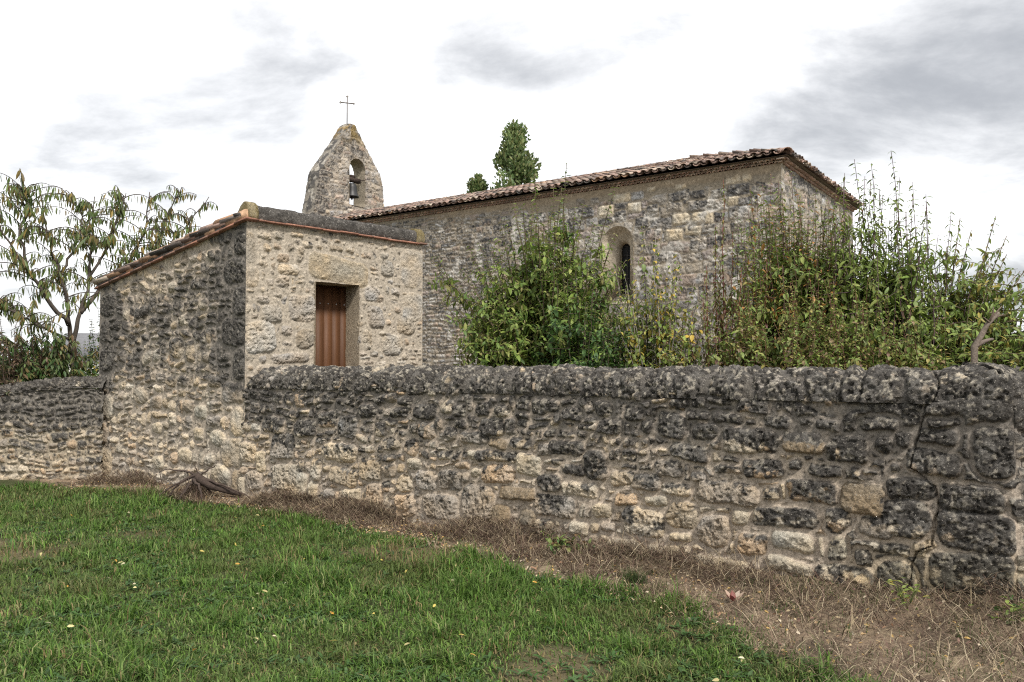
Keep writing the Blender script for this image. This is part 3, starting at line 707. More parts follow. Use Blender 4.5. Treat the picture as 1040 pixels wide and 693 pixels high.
mb = MB(); mb.box(dP - ND * .032, DD * (pw * npk), -ND * .02, ZUP * (DZ - .405), (.05, .02, .01)); mb.obj('backing_board', M_WOOD, door, False)
M_NAIL = material('nail_iron', attr=False, color=(.30, .28, .27), noise=(), bump=(), rough=.45, spec=.5)
for i in range(1, npk):
    for zz in (1.02, 2.18):
        mb = MB(); c0 = dP + DD * ((i + .5 - .5 * (i % 2) * 0) * pw) + ZUP * zz
        a = np.arange(8) * pi / 4
        ring = c0 + (np.cos(a) * .011)[:, None] * DD + (np.sin(a) * .011)[:, None] * ZUP + ND * .001
        mb.add(np.vstack([ring, c0 + ND * .009]), [(j, (j + 1) % 8, 8) for j in range(8)]); mb.obj('nail', M_NAIL, door)
# roof: slab, tiles, brick verge, mortar ridge
ax = U * HL + ZUP * (HZ1 - HZ0); axn = ax / np.linalg.norm(ax)      # down the slope
rn = np.cross(DD, axn); rn = rn if rn[2] > 0 else -rn
mb = MB()
mb.box(C + ZUP * (HZ0 + .005) + ND * .03 - DD * .03, axn * (HL + .18), DD * (HW + .06), rn * .05, (.16, .13, .11)); mb.obj('roof_deck', M_TILE, hut, False)
mb = MB()
# thin tiles bedded along the wall head, their red edges in view
def verge(P0, ds, ln, out_, up):
    x = 0
    while x < ln:
        w_ = min(rh.uniform(.24, .34), ln - x)
        c_ = np.array((.29, .145, .10)) * rh.uniform(.7, 1.15) if rh.random() > .25 else np.array((.2, .12, .09))
        o_ = P0 + ds * (x + .003) + out_ * (.075 + rh.normal(0, .006)) + up * rh.normal(0, .003)
        mb.box(o_, ds * (w_ - .006), -out_ * .2, up * .022, c_)
        x += w_
verge(C + ZUP * (HZ0 + .004) - U * .10, axn, HL + .24, NF, rn)
verge(C + ZUP * (HZ0 + .002) - DD * .04, DD, HW + .10, ND, ZUP)
mb.obj('verge', M_TILE, hut, False)
mb = MB()
rt = np.random.default_rng(4)
wt = np.array([.10, .08, .12, .10, .24, .24, .07, .05]); wt /= wt.sum()
lowP = C + ZUP * (HZ0 + .01) + axn * (HL + .16) + rn * .055 + NF * .01 
tile_roof(mb, lowP + DD * .0, DD, -axn, rn, HW - .1, HL + .12, rt, pitch=.20, lay=.33, wts=wt, dirt=.4)
# the outermost row lies on a thick mortar bed along the side
vb = C + ZUP * (HZ0 + .03) + NF * .045 - U * .04
x = 0.0
while x < HL + .05:
    w_ = rh.uniform(.10, .22)
    q_ = TP[5] * rh.uniform(.7, 1.3) if rh.random() < .72 else np.array((.42, .27, .17)) * rh.uniform(.8, 1.2)
    mb.box(vb + axn * x + NF * rh.uniform(-.02, .006), axn * (w_ - .004), -NF * .22, rn * rh.uniform(.085, .12), q_)
    x += w_
nrow = int((HL + .1) / .34) - 0
for j in range(nrow):
    q_ = (TP[rt.choice(8, p=wt)] if rt.random() < .6 else np.array((.42, .25, .15))) * rt.uniform(.8, 1.2)
    tile(mb, vb + axn * (HL + .12 - j * .34) + rn * (.095 + rt.normal(0, .008)) - NF * .11, -axn - rn * .03, DD, rn, .42, .115, .095, q_, True, 8)
mb.obj('roof', M_TILE, hut)
# half-round mortar ridge over the door face
def lump(name, P0, ds, ln, prof, amp, colf, mat, parent, seed=0, step=.02):
    """prof: closed list of (out, up) swept along ds with noise; capped"""
    pr = np.array(prof); Ls = frange(0, ln, step); m_ = []
    n_ = len(pr)
    cen = pr.mean(0)
    for i, l in enumerate(Ls):
        e = 1.0 if 0 < i < len(Ls) - 1 else .93
        k = 1 + amp * (vnoise(l * 14 + np.arange(n_) * 2.3, np.arange(n_) * 1.7 + 5, seed) - .5) + amp * .8 * (vnoise(l * 4 + 0 * np.arange(n_), np.arange(n_) * .6, seed + 1) - .5)
        q = cen + (pr - cen) * (k * e)[:, None]
        m_.append(P0 + ds * l + q[:, :1] * out_axis + q[:, 1:] * ZUP)
    v_ = np.concatenate(m_); f = []
    for i in range(len(Ls) - 1):
        for j in range(n_):
            f.append((i * n_ + j, i * n_ + (j + 1) % n_, (i + 1) * n_ + (j + 1) % n_, (i + 1) * n_ + j))
    f.append(tuple(range(n_))[::-1]); f.append(tuple((len(Ls) - 1) * n_ + j for j in range(n_)))
    return mesh_obj(name, v_, f, mat, parent, colf(v_), True)
out_axis = ND
prof = [(.03, .0), (.035, .05), (.04, .10), (.03, .15), (.0, .185), (-.05, .20), (-.12, .20), (-.20, .175), (-.26, .11), (-.28, .04), (-.28, -.06), (-.1, -.02)]
def dkc(v_):
    f1 = fbm((v_ @ DD) * 9, v_[:, 2] * 9, 4, 2)[:, None]
    return np.array((.085, .078, .07)) * (.5 + 1.0 * f1)
lump('ridge_coping', C + DD * .10 + ZUP * (HZ0 + .026), DD, HW - .2, prof, .17, dkc, M_BAND, hut, 2)
def ochre(v_):
    f1 = sstep(.42, .6, fbm((v_ @ DD) * 14, v_[:, 2] * 14, 4, 5))[:, None]
    return np.array((.30, .25, .15)) * (1 - f1) + f1 * np.array((.17, .135, .06))
prof2 = [(.045, .0), (.05, .06), (.05, .13), (.03, .19), (-.03, .235), (-.10, .245), (-.19, .20), (-.27, .12), (-.28, .03), (-.28, -.06), (-.1, -.02)]
lump('end_stone', C - DD * .0 + ZUP * (HZ0 + .024), DD, .14, prof2, .16, ochre, M_STONE, hut, 3)
lump('end_stone', C + DD * (HW - .13) + ZUP * (HZ0 + .027), DD, .16, [(a_, b_ * .95) for a_, b_ in prof2], .10, ochre, M_STONE, hut, 5)

# ------------------------------------------------------------------ the church
D0 = np.array([6.124, 18.0, 0.0])
NL, NW, EZ = 18.3, 7.0, 6.32
church = thing('stone_church', 'old stone church with clay tile roof and bell gable, behind the yard wall', 'church', D0)
rc = np.random.default_rng(77)
S = frange(-.012, NL, .026); T = np.concatenate([frange(-.1, 1.5, .1), frange(1.55, EZ, .024)])
S2, T2 = np.meshgrid(S, T, indexing='ij')
proc = lay_rows(-.2, 7.2, -.2, 5.85, .24, .33, 1.0, 2.2, rc, .08) + lay_rows(7.2, 8.6, -.2, 6.1, .14, .24, 1, 2, rc, .2) + lay_rows(8.6, NL, -.2, 6.2, .085, .15, 1.1, 2.6, rc, .12)
for q in proc:
    q[8] *= .55 if q[0] < 8.6 else 1.0
    if q[0] < 7.2 and rc.random() < .15: q[6] = .97
    q[5] *= .4 if q[0] < 7.2 else 1
rub = sstep(7.0, 9.0, S2)
bias = -.23 + .12 * rub + .20 * sstep(.45, .75, fbm(S2 * .8, T2 * .8, 3, 4)) - .25 * sstep(2.9, 2.0, T2) * sstep(7, 9, S2)
palc = np.array([(.33, .30, .255), (.29, .26, .22), (.26, .24, .215), (.38, .355, .32), (.33, .275, .235), (.30, .285, .265)])
h, col, dm, stn = masonry(S, T, parse(NAVE, 1.02), proc, bias, gap=.022, prot=.034, edge=.02, rough=.016, seed=1, mort_dark=.35, mortar=(.25, .215, .165), pal=palc, dark=(.075, .073, .073), warp=.014, wscale=4, lichen_scale=5, spots=.5, rnd=.28, sharp=.14)
wht = (sstep(.64, .72, fbm(S2 * 3.4, T2 * 3.4, 4, 12)) * (T2 < 5.9))[..., None] * .8
col = col * (1 - wht) + wht * np.array((.50, .475, .43))
ren = sstep(6.06, 6.2, T2 + .10 * (fbm(S2 * 1.5, T2 * 1.5, 3, 2) - .5)) * sstep(11.2, 9.4, S2)
ren = ren * .75
h = h * (1 - ren) + ren * .02
rcol = np.array((.285, .225, .155)) * (.8 + .4 * fbm(S2 * 3, T2 * 8, 4, 3))[..., None]
col = col * (1 - ren[..., None]) + rcol * ren[..., None]
joint = np.where(rub > .5, 1.0, .6)
WX, WZ0, WZA, WR = 4.175, 3.3, 4.86, .44      # window: centre, sill, springing, radius
def win_sdf(s, t, cx_=WX, z0=WZ0, za=WZA, r_=WR):
    d = np.where(t > za, np.hypot(s - cx_, t - za) - r_, np.abs(s - cx_) - r_)
    return np.maximum(d, z0 - t)
nearw = sstep(.16, .0, win_sdf(S2, T2))[..., None]
col = col * (1 - .6 * nearw) + .6 * nearw * np.array((.33, .29, .23))
h = h * (1 - .7 * nearw[..., 0]); h = flat_edges(h, S2, -.012, NL + 9)
wall_sheet('wall', D0, U, NF, S, T, h, col, M_CHURCH, church, hole=win_sdf, r=.025)
# splayed reveal and the slit
def arch_pts(cx_, z0, za, r_, n_=24):
    a = np.linspace(0, pi, n_)
    return np.vstack([[(cx_ - r_, z0)], np.stack([cx_ - r_ * np.cos(a), za + r_ * np.sin(a)], 1), [(cx_ + r_, z0)]])
ao = arch_pts(WX, WZ0, WZA, WR + .01); ai = arch_pts(WX, WZ0 + .25, WZA - .10, .155)
def win_p(q, dep): return D0 + q[:, :1] * U + q[:, 1:] * ZUP - NF * dep
mb = MB()
k = 12; n_ = len(ao); rows = []
for i in range(k):
    f_ = i / (k - 1)
    st_ = .30 if f_ > .45 else 0                     # the inner order steps in
    g_ = np.clip(f_ + (.25 if f_ > .5 else -.02), 0, 1)
    q = ao * (1 - g_) + ai * g_
    rows.append(win_p(q, -.02 + .55 * f_) + rc.normal(0, .003, (n_, 3)))
v_ = np.concatenate(rows); fc = [tuple(q) for q in grid_faces(k, n_)]
fc += [(i * n_, (i + 1) * n_, (i + 1) * n_ + n_ - 1, i * n_ + n_ - 1) for i in range(k - 1)]
window = mb
mb.add(v_, fc, np.array((.40, .35, .275)) * (.8 + .4 * fbm(v_[:, 0] * 5, v_[:, 2] * 5, 3, 4))[:, None])
win = mb.obj('window', M_CHURCH, church, True, loc=D0 + U * WX + ZUP * WZ0)
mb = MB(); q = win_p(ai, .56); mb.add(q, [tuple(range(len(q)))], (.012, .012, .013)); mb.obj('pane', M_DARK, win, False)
mb = MB()
for zz in (3.7, 4.0, 4.3, 4.6, 4.85):
    mb.tube([D0 + U * (WX - .16) + ZUP * zz - NF * .53, D0 + U * (WX + .16) + ZUP * zz - NF * .53], .009, 5, (.05, .045, .04))
mb.tube([D0 + U * WX + ZUP * 3.5 - NF * .53, D0 + U * WX + ZUP * 4.9 - NF * .53], .009, 5, (.05, .045, .04))
mb.obj('window_bars', M_IRON, win)
# a weep hole with damp stain, then the other walls
for nm, P0, ds, nr, ln, res in (('wall', D0, V, E1, NW, .026), ('wall', D0 + U * NL, V, -E1, NW, .07), ('wall', D0 + V * NW, U, V, NL, .09)):
    S = frange(-.012, ln + .012, res); T = np.concatenate([frange(-.1, 1.5, .1), frange(1.55, EZ, res)])
    S2, T2 = np.meshgrid(S, T, indexing='ij')
    proc = lay_rows(-.2, ln, -.2, 6.3, .24, .34, 1.0, 2.1, rc, .08)
    h, col, _, _ = masonry(S, T, [], proc, -.12 + 0 * S2, gap=.02, prot=.022, edge=.02, rough=.014, seed=4, mortar=(.29, .25, .19), pal=palc * 1.08, warp=.012, wscale=4, lichen_scale=5, rnd=.28, mort_dark=.35, dark=(.075, .073, .073), sharp=.14)
    h = flat_edges(h, S2, -.012, ln + .012)
    wall_sheet(nm, P0, ds, nr, S, T, h, col, M_CHURCH, church)
# genoise: two projecting courses of tile ends under the eaves
mb = MB(); 
def genoise(P0, ds, nr, ln, pitch=.135):
    for lev in range(2):
        out_ = .06 + .07 * lev; z0 = EZ + .005 + lev * .055
        mb.box(P0 - ds * out_ + ZUP * (z0 + .036) - nr * .25, ds * (ln + 2 * out_), nr * (.25 + out_ - .01), ZUP * .016, (.30, .25, .19))
        x = -out_
        while x < ln + out_:
            c_ = TP[rc.integers(0, 4)] * rc.uniform(.9, 1.4)
            tile(mb, P0 + ds * x + ZUP * (z0 - .005) + nr * out_, -nr, ds, ZUP, out_ + .05, .058, .052, c_, True, 6)
            x += pitch
genoise(D0, U, NF, NL); genoise(D0, V, E1, NW)
mb.obj('cornice', M_TILE, church)
# roof: a hip at the near end, ridge to the gable
PITCHR = .318; OV = .22
RZ = EZ + .112
un = np.array([0, 0, 0.])
wt = np.array([.22, .16, .15, .13, .13, .09, .07, .05]); wt /= wt.sum()
def slope(P0, across, inward, width, run, clip):
    al = inward + ZUP * PITCHR; al_l = np.linalg.norm(al); al = al / al_l
    nr = np.cross(across, al); nr = nr if nr[2] > 0 else -nr
    tile_roof(mb, P0 + nr * .055, across, al, nr, width, run * al_l, rc, pitch=.215, lay=.34, clip=clip, wts=wt, dirt=.45)
mb = MB()
half = NW / 2 + OV
pS = D0 - U * OV + NF * OV + ZUP * RZ
pE = D0 - U * OV + NF * OV + ZUP * RZ
slope(pS, U, -NF, NL + OV, half, lambda x, y: x > y * .93 - .1)
slope(pE, V, U, NW + 2 * OV, half, lambda x, y: y * .93 - .15 < x < NW + 2 * OV - y * .93 + .15)
pN = D0 - U * OV + V * (NW + OV) + ZUP * RZ
slope(pN, U, NF, NL + OV, half, lambda x, y: x > y * .93 - .1)
# hip and ridge tiles
def ridge_line(a_, b_):
    d = b_ - a_; ln = np.linalg.norm(d); d = d / ln
    ac = np.cross(d, ZUP); ac /= np.linalg.norm(ac); nr = np.cross(ac, d)
    for i in range(int(ln / .36)):
        tile(mb, a_ + d * i * .36 + nr * .07, d - nr * .02, ac, nr, .42, .125, .11, TP[rc.choice(8, p=wt)] * rc.uniform(.8, 1.2), True, 8)
ap = D0 + U * (half - OV) + V * (NW / 2) + ZUP * (RZ + half * PITCHR)
ridge_line(pS.copy(), ap); ridge_line(D0 - U * OV + V * (NW + OV) + ZUP * RZ, ap); ridge_line(ap, D0 + U * NL + V * (NW / 2) + ZUP * (RZ + half * PITCHR))
roof = mb.obj('roof', M_TILE, church)
# boards and bedding beneath the tiles
mb = MB()
a0 = pS; a1 = D0 + U * NL + NF * OV + ZUP * RZ; b0 = ap; b1 = D0 + U * NL + V * NW / 2 + ZUP * (RZ + half * PITCHR)
c0 = D0 - U * OV + V * (NW + OV) + ZUP * RZ; c1 = D0 + U * NL + V * (NW + OV) + ZUP * RZ
mb.add([a0, a1, b1, b0], [(0, 1, 2, 3)], (.09, .07, .06)); mb.add([a0, b0, c0], [(0, 1, 2)], (.09, .07, .06)); mb.add([c0, b0, b1, c1], [(0, 1, 2, 3)], (.09, .07, .06)); mb.add([a0, c0, c1, a1], [(0, 1, 2, 3)], (.12, .1, .08))
mb.obj('roof_deck', M_TILE, church, False)

# bell gable over the west end
G0 = D0 + U * 17.7; GT = .62
outl = [(1.42, 6.3), (1.52, 7.5), (1.60, 7.9), (1.74, 8.68), (1.83, 9.10), (2.18, 9.58), (2.56, 10.08), (2.92, 10.58), (3.18, 11.0), (3.36, 11.27), (3.56, 11.27), (3.80, 10.98), (4.07, 10.62), (4.36, 10.28), (4.66, 9.92), (4.98, 9.56), (5.11, 9.24), (5.16, 8.80), (5.2, 8.44), (5.25, 7.3), (5.30, 6.3)]
res = .03
OX0, OX1, OZ0, OZA = 3.30, 4.14, 8.05, 9.52
def bell_sdf(s, t):
    c_ = (OX0 + OX1) / 2; r_ = (OX1 - OX0) / 2
    d = np.where(t > OZA, np.hypot(s - c_, t - OZA) - r_, np.abs(s - c_) - r_)
    return np.maximum(d, OZ0 - t)
ol = np.array(outl)
zr = np.linspace(6.3, 11.26, 166)
apex = 10
lo = np.interp(zr, [p[1] for p in outl[:apex]], [p[0] for p in outl[:apex]])
hi = np.interp(zr, [p[1] for p in outl[apex:]][::-1], [p[0] for p in outl[apex:]][::-1])
lo = lo + .05 * (fbm(zr * 5, zr * 0, 3, 1) - .5); hi = hi + .05 * (fbm(zr * 5, zr * 0 + 9, 3, 2) - .5)
ns = 132
uu = np.linspace(0, 1, ns)
S2 = lo[None] * (1 - uu[:, None]) + hi[None] * uu[:, None]; T2 = np.repeat(zr[None], ns, 0)
Sg = frange(1.3, 5.9, .025); Tg = frange(6.2, 11.5, .025)
proc = lay_rows(1.3, 5.9, 6.2, 11.5, .16, .28, .9, 1.9, rc, .15)
biasg = np.add.outer(-.12 + .55 * sstep(2.4, 1.8, Sg) + .30 * sstep(4.9, 5.3, Sg) - .28 * sstep(3.4, 4.4, Sg) * sstep(5.3, 4.9, Sg), .30 * sstep(9.6, 10.6, Tg) - .12 * sstep(8.6, 7.6, Tg))
hg, cg, _, _ = masonry(Sg, Tg, [], proc, biasg, gap=.02, prot=.03, edge=.03, rough=.02, seed=2, mortar=(.31, .27, .22), pal=palc * np.array((1.08, 1.04, 1.0)), lichen_scale=6, warp=.02, wscale=4, rnd=.3, dark=(.09, .082, .075), sharp=.16, mort_dark=.5)
och = (sstep(10.3, 10.9, np.repeat(Tg[None], len(Sg), 0)) * sstep(.42, .56, fbm(*np.meshgrid(Sg * 4, Tg * 4, indexing='ij'), 4, 3)))[..., None]
och = och * .75; cg = cg * (1 - och) + och * np.array((.24, .17, .06))
ii = np.clip(((S2 - Sg[0]) / .025).astype(int), 0, len(Sg) - 1); jj = np.clip(((T2 - Tg[0]) / .025).astype(int), 0, len(Tg) - 1)
hq, cq = hg[ii, jj], cg[ii, jj]
fc = grid_faces(ns, len(zr))
A2, B2 = S2.copy(), T2.copy()
fk = cut_hole(A2, B2, fc, bell_sdf, .032)
def gp(a_, b_, dep): return G0 + a_[..., None] * V + b_[..., None] * ZUP + np.asarray(dep)[..., None] * U
vE = gp(A2, B2, -hq).reshape(-1, 3); vW = gp(A2, B2, GT + hq * .6).reshape(-1, 3)
# the edge strips joining the two faces: up the south side, over the top and down the north side
eS = np.concatenate([S2[0], S2[1:-1, -1], S2[-1][::-1]]); eT = np.concatenate([T2[0], T2[1:-1, -1], T2[-1][::-1]])
hE = np.concatenate([hq[0], hq[1:-1, -1], hq[-1][::-1]])
cE = np.concatenate([cq[0], cq[1:-1, -1], cq[-1][::-1]])
kd = 20
dd_ = np.linspace(0, 1, kd)
E2, DD2 = np.meshgrid(np.arange(len(eS)), dd_, indexing='ij')
tl = np.concatenate([[0], np.cumsum(np.hypot(np.diff(eS), np.diff(eT)))])
tgx = np.gradient(eS); tgz = np.gradient(eT); nl = np.hypot(tgx, tgz) + 1e-9
bump_ = (.05 * (fbm(tl[E2] * 6, DD2 * 4, 4, 6) - .5) + .03) * np.sin(DD2 * pi)
vs_ = gp(eS[E2] - (tgz / nl)[E2] * bump_, eT[E2] + (tgx / nl)[E2] * bump_, -hE[E2] * (1 - DD2) + DD2 * (GT + hE[E2] * .6)).reshape(-1, 3)
lf = fbm(tl[E2] * 4, DD2 * 3 + 3, 5, 4)
ce = np.array((.24, .215, .18)) * (1 - sstep(.40, .58, lf))[..., None] + sstep(.40, .58, lf)[..., None] * np.array((.085, .08, .075))
wl_ = sstep(.60, .68, fbm(tl[E2] * 6, DD2 * 5, 4, 9))[..., None] * .7; ce = ce * (1 - wl_) + wl_ * np.array((.42, .39, .34))
oc = .6 * (sstep(10.45, 11.0, eT)[E2] * sstep(.40, .56, fbm(tl[E2] * 5, DD2 * 3, 3, 2)))[..., None]; ce = ce * (1 - oc) + oc * np.array((.30, .19, .05))
n0 = len(vE)
vall = np.concatenate([vE, vW, vs_]); fall = np.concatenate([fk, fk[:, ::-1] + n0, grid_faces(len(eS), kd) + 2 * n0])
call = np.concatenate([cq.reshape(-1, 3), cq.reshape(-1, 3), ce.reshape(-1, 3)])
gable = mesh_obj('bell_gable', vall, fall, M_CHURCH, church, call, True, loc=G0 + V * 3.5 + ZUP * 6.3)
# lining of the bell opening
mb = MB()
bo = arch_pts((OX0 + OX1) / 2, OZ0, OZA, (OX1 - OX0) / 2)
bo = np.vstack([bo, bo[:1]])
fine = np.concatenate([np.linspace(bo[i], bo[i + 1], 6 if np.linalg.norm(bo[i + 1] - bo[i]) > .3 else 2, endpoint=False) for i in range(len(bo) - 1)] + [bo[-1:]])
k = 9
rows = [G0 + fine[:, :1] * V + fine[:, 1:] * ZUP + U * (-.03 + (GT + .05) * i / (k - 1)) + rc.normal(0, .006, (len(fine), 3)) for i in range(k)]
v_ = np.concatenate(rows)
mb.add(v_, [tuple(q) for q in grid_faces(k, len(fine))], np.array((.30, .26, .20)) * (.7 + .6 * fbm(v_[:, 0] * 4, v_[:, 2] * 4, 4, 3))[:, None])
mb.obj('bell_opening', M_CHURCH, gable)
# iron cross on the point
mb = MB()
cp = G0 + V * 3.46 + U * GT / 2
ic = (.10, .082, .068); CA = unit3(V + np.array([.8, -.35, 0]))
mb.tube([cp + ZUP * 11.15, cp + ZUP * 12.42], .024, 6, ic)
mb.tube([cp - CA * .26 + ZUP * 12.16, cp + CA * .26 + ZUP * 12.16], .022, 6, ic)
for e_, d_e in ((cp + ZUP * 12.42, ZUP), (cp - CA * .26 + ZUP * 12.16, -CA), (cp + CA * .26 + ZUP * 12.16, CA)):
    sd = ZUP if abs(d_e[2]) < .5 else CA
    for q in (d_e * .05, sd * .05, -sd * .05):
        mb.tube([e_, e_ + q * .5, e_ + q], [.018, .026, .012], 6, (.28, .26, .24))
mb.obj('iron_cross', M_IRON, church, loc=cp + ZUP * 11.2)
# the bell hangs in the opening: a thing of its own
bc = G0 + V * 3.66 + U * .22 + ZUP * 8.98
bell = thing('church_bell', 'dark bronze bell under its wooden headstock in the gable opening', 'bell', bc - ZUP * .66)
M_BRONZE = material('bell_bronze', attr=False, color=(.020, .020, .020), noise=((20, .3),), bump=(), rough=.5, spec=.5)
pr = [(.02, 0.0), (.12, -.02), (.175, -.07), (.195, -.18), (.205, -.32), (.235, -.44), (.275, -.52), (.285, -.555), (.265, -.555), (.21, -.42), (.17, -.24), (.12, -.1), (.0, -.07)]
a = np.arange(20) * 2 * pi / 20
v_ = np.concatenate([bc + np.stack([np.cos(a) * r_, np.sin(a) * r_, 0 * a + z_], 1) for r_, z_ in pr])
mb = MB(); mb.add(v_, [(i * 20 + j, i * 20 + (j + 1) % 20, (i + 1) * 20 + (j + 1) % 20, (i + 1) * 20 + j) for i in range(len(pr) - 1) for j in range(20)]); mb.obj('bell_body', M_BRONZE, bell)
mb = MB(); mb.tube([bc - ZUP * .08, bc - ZUP * .53], .016, 6); mb.tube([bc - ZUP * .52, bc - ZUP * .60, bc - ZUP * .67], [.03, .045, .02], 8); mb.obj('clapper', M_BRONZE, bell)
mb = MB(); mb.box(bc - V * .40 - U * .08 + ZUP * .05, V * .80, U * .16, ZUP * .17, (.045, .032, .026)); mb.box(bc - V * .12 - U * .06 + ZUP * .22, V * .24, U * .12, ZUP * .10, (.045, .032, .026)); mb.obj('headstock', M_BARK, bell, False)
mb = MB()
for o_ in (-.09, .09): mb.tube([bc + V * o_ + ZUP * .24, bc + V * o_ - ZUP * .03], .014, 5, (.05, .04, .035))
mb.tube([bc + V * .25 + ZUP * .12 - U * .1, bc + V * .25 + ZUP * .10 - U * .75], .016, 5, (.06, .04, .035)); mb.obj('strap', M_IRON, bell)
# ------------------------------------------------------------------ plants
class Leaves:
    def __init__(s): s.p = []; s.d = []; s.n = []; s.l = []; s.w = []; s.c = []; s.b = []
    def put(s, p, d, n, l, w_, c, bend=.25):
        s.p.append(p); s.d.append(d); s.n.append(n); s.l.append(l); s.w.append(w_); s.c.append(c); s.b.append(bend)
    def many(s, p, d, n, l, w_, c, bend=.25):
        k = len(p)
        s.p += list(p); s.d += list(d); s.n += list(n)
        s.l += list(np.broadcast_to(l, (k,))); s.w += list(np.broadcast_to(w_, (k,))); s.c += list(np.broadcast_to(c, (k, 3))); s.b += list(np.broadcast_to(bend, (k,)))
    def obj(s, name, mat, parent=None, loc=None):
        p = np.array(s.p); d = np.array(s.d, float); n = np.array(s.n, float); l = np.array(s.l); w_ = np.array(s.w); c = np.array(s.c); b = np.array(s.b)
        d /= np.linalg.norm(d, axis=1)[:, None] + 1e-9
        x = np.cross(d, n); x /= np.linalg.norm(x, axis=1)[:, None] + 1e-9
        n = np.cross(x, d)
        tt = np.array([0, .32, .32, .32, .68, .68, .68, 1.0]); ss = np.array([0, -.46, 0, .46, -.40, 0, .40, 0]); fo = np.array([0, .16, 0, .16, .16, 0, .16, 0])
        v = p[:, None] + (l[:, None] * tt)[..., None] * d[:, None] + (w_[:, None] * ss)[..., None] * x[:, None] \
            + (w_[:, None] * fo - (b * l)[:, None] * tt ** 2)[..., None] * n[:, None]
        F = np.array([(0, 3, 2), (0, 2, 1), (1, 2, 5), (1, 5, 4), (2, 3, 6), (2, 6, 5), (4, 5, 7), (5, 6, 7)])
        f = (np.arange(len(p)) * 8)[:, None, None] + F[None]
        return mesh_obj(name, v, f.reshape(-1, 3), mat, parent, np.repeat(c, 8, 0), True, loc)

def unit(v): return v / (np.linalg.norm(v) + 1e-9)
def bez(a, b, bow, n=12):
    a, b, bow = map(np.asarray, (a, b, bow)); t = np.linspace(0, 1, n)[:, None]
    m = (a + b) / 2 + bow
    return (1 - t) ** 2 * a + 2 * t * (1 - t) * m + t ** 2 * b
def pick(pal, r, var=.25):
    c = np.array(pal[r.integers(len(pal))]) * r.uniform(1 - var, 1 + var) * 1.4
    return c
def leafy(lv, pts, r, t0, step, ln, wd, pal, droop=.2, up=.25, pairs=2, ang0=0.0, taper=.5, bend=.25, skip=.0):
    """leaves in turn along a stem from fraction t0 to the tip"""
    seg = np.linalg.norm(np.diff(pts, axis=0), axis=1); cl = np.concatenate([[0], np.cumsum(seg)]); tot = cl[-1]
    s = t0 * tot; a = ang0
    while s < tot:
        i = min(np.searchsorted(cl, s) - 1, len(seg) - 1); i = max(i, 0)
        f = (s - cl[i]) / (seg[i] + 1e-9)
        p = pts[i] * (1 - f) + pts[i + 1] * f; tg = unit(pts[i + 1] - pts[i])
        q = unit(np.cross(tg, [.3, .5, .81])); q2 = np.cross(tg, q)
        fr = s / tot
        for k in range(pairs):
            if r.random() < skip: continue
            an = a + k * 2 * pi / pairs + r.normal(0, .3)
            o = cos(an) * q + sin(an) * q2
            d = unit(o + tg * (up + r.normal(0, .15)) + np.array([0, 0, -droop]) + r.normal(0, .12, 3))
            nn = unit(np.array([0, 0, 1.0]) + .5 * tg + r.normal(0, .25, 3))
            k_ = (1 - taper * max(0, (fr - .55) / .45)) * r.uniform(.45, 1.3)
            lv.put(p, d, nn, ln * k_ * 1.08, wd * k_ * 1.22, pick(pal, r), bend + r.uniform(-.1, .2))
        a += 2.4 if pairs == 1 else 1.57
        s += step * r.uniform(.7, 1.3)

def shrub(name, label, cat, base, tips, r, rad=.012, stem_col=(.12, .09, .06), leaf=(.09, .035), pal=((.07, .12, .03),), step=.05, t0=.3, twigs=8, twig_len=.35,
          droop=.2, up=.25, pairs=2, spread=.3, bow=.25, group=None, straight=False, bend=.25, twig_from=.25, lean_out=.3, leaf_skip=.0, twig_up=.5):
    base = np.array(base, float); base[2] = float(ground_z(base[0], base[1])) - .02
    t = thing(name, label, cat, base, group)
    mb, lv = MB(), Leaves()
    for tip in tips:
        tip = np.array(tip, float)
        b = base + np.array([(tip[0] - base[0]) * lean_out + r.normal(0, spread * .3), (tip[1] - base[1]) * .6 + r.normal(0, spread * .3), 0])
        b[2] = base[2]
        bw = np.array([-(tip[0] - b[0]) * .25, 0, bow * abs(tip[0] - b[0]) + .05]) + r.normal(0, .06, 3)
        if straight: bw = r.normal(0, .04, 3)
        pts = bez(b, tip, bw, 14)
        pts[1:-1] += r.normal(0, .010, (12, 3))
        ln = np.linalg.norm(tip - b)
        mb.tube(pts, np.linspace(rad, rad * .22, 14) * (ln / 3) ** .5, 5, np.array(stem_col) * r.uniform(.7, 1.3))
        leafy(lv, pts, r, t0, step, leaf[0], leaf[1], pal, droop, up, pairs, r.uniform(0, 6), bend=bend, skip=leaf_skip)
        for k in range(int(twigs * 1.7 * r.uniform(.6, 1.3))):
            f = r.uniform(twig_from, .88); i = int(f * 13)
            p = pts[i]; a = r.uniform(0, 2 * pi)
            l_ = twig_len * 1.35 * (1.15 - f) * r.uniform(.6, 1.4)
            d = unit(np.array([cos(a), sin(a), twig_up + r.normal(0, .25)]))
            tp = bez(p, p + d * l_, np.array([0, 0, .06 * l_]) + r.normal(0, .03, 3), 6)
            mb.tube(tp, np.linspace(rad * .4, rad * .12, 6), 4, stem_col, cap=False)
            leafy(lv, tp, r, .1, step * .9, leaf[0] * .9, leaf[1] * .9, pal, droop, up, pairs, r.uniform(0, 6), bend=bend, skip=leaf_skip)
    mb.obj('stems', M_BARK, t)
    lv.obj('foliage', M_LEAF, t)
    return t
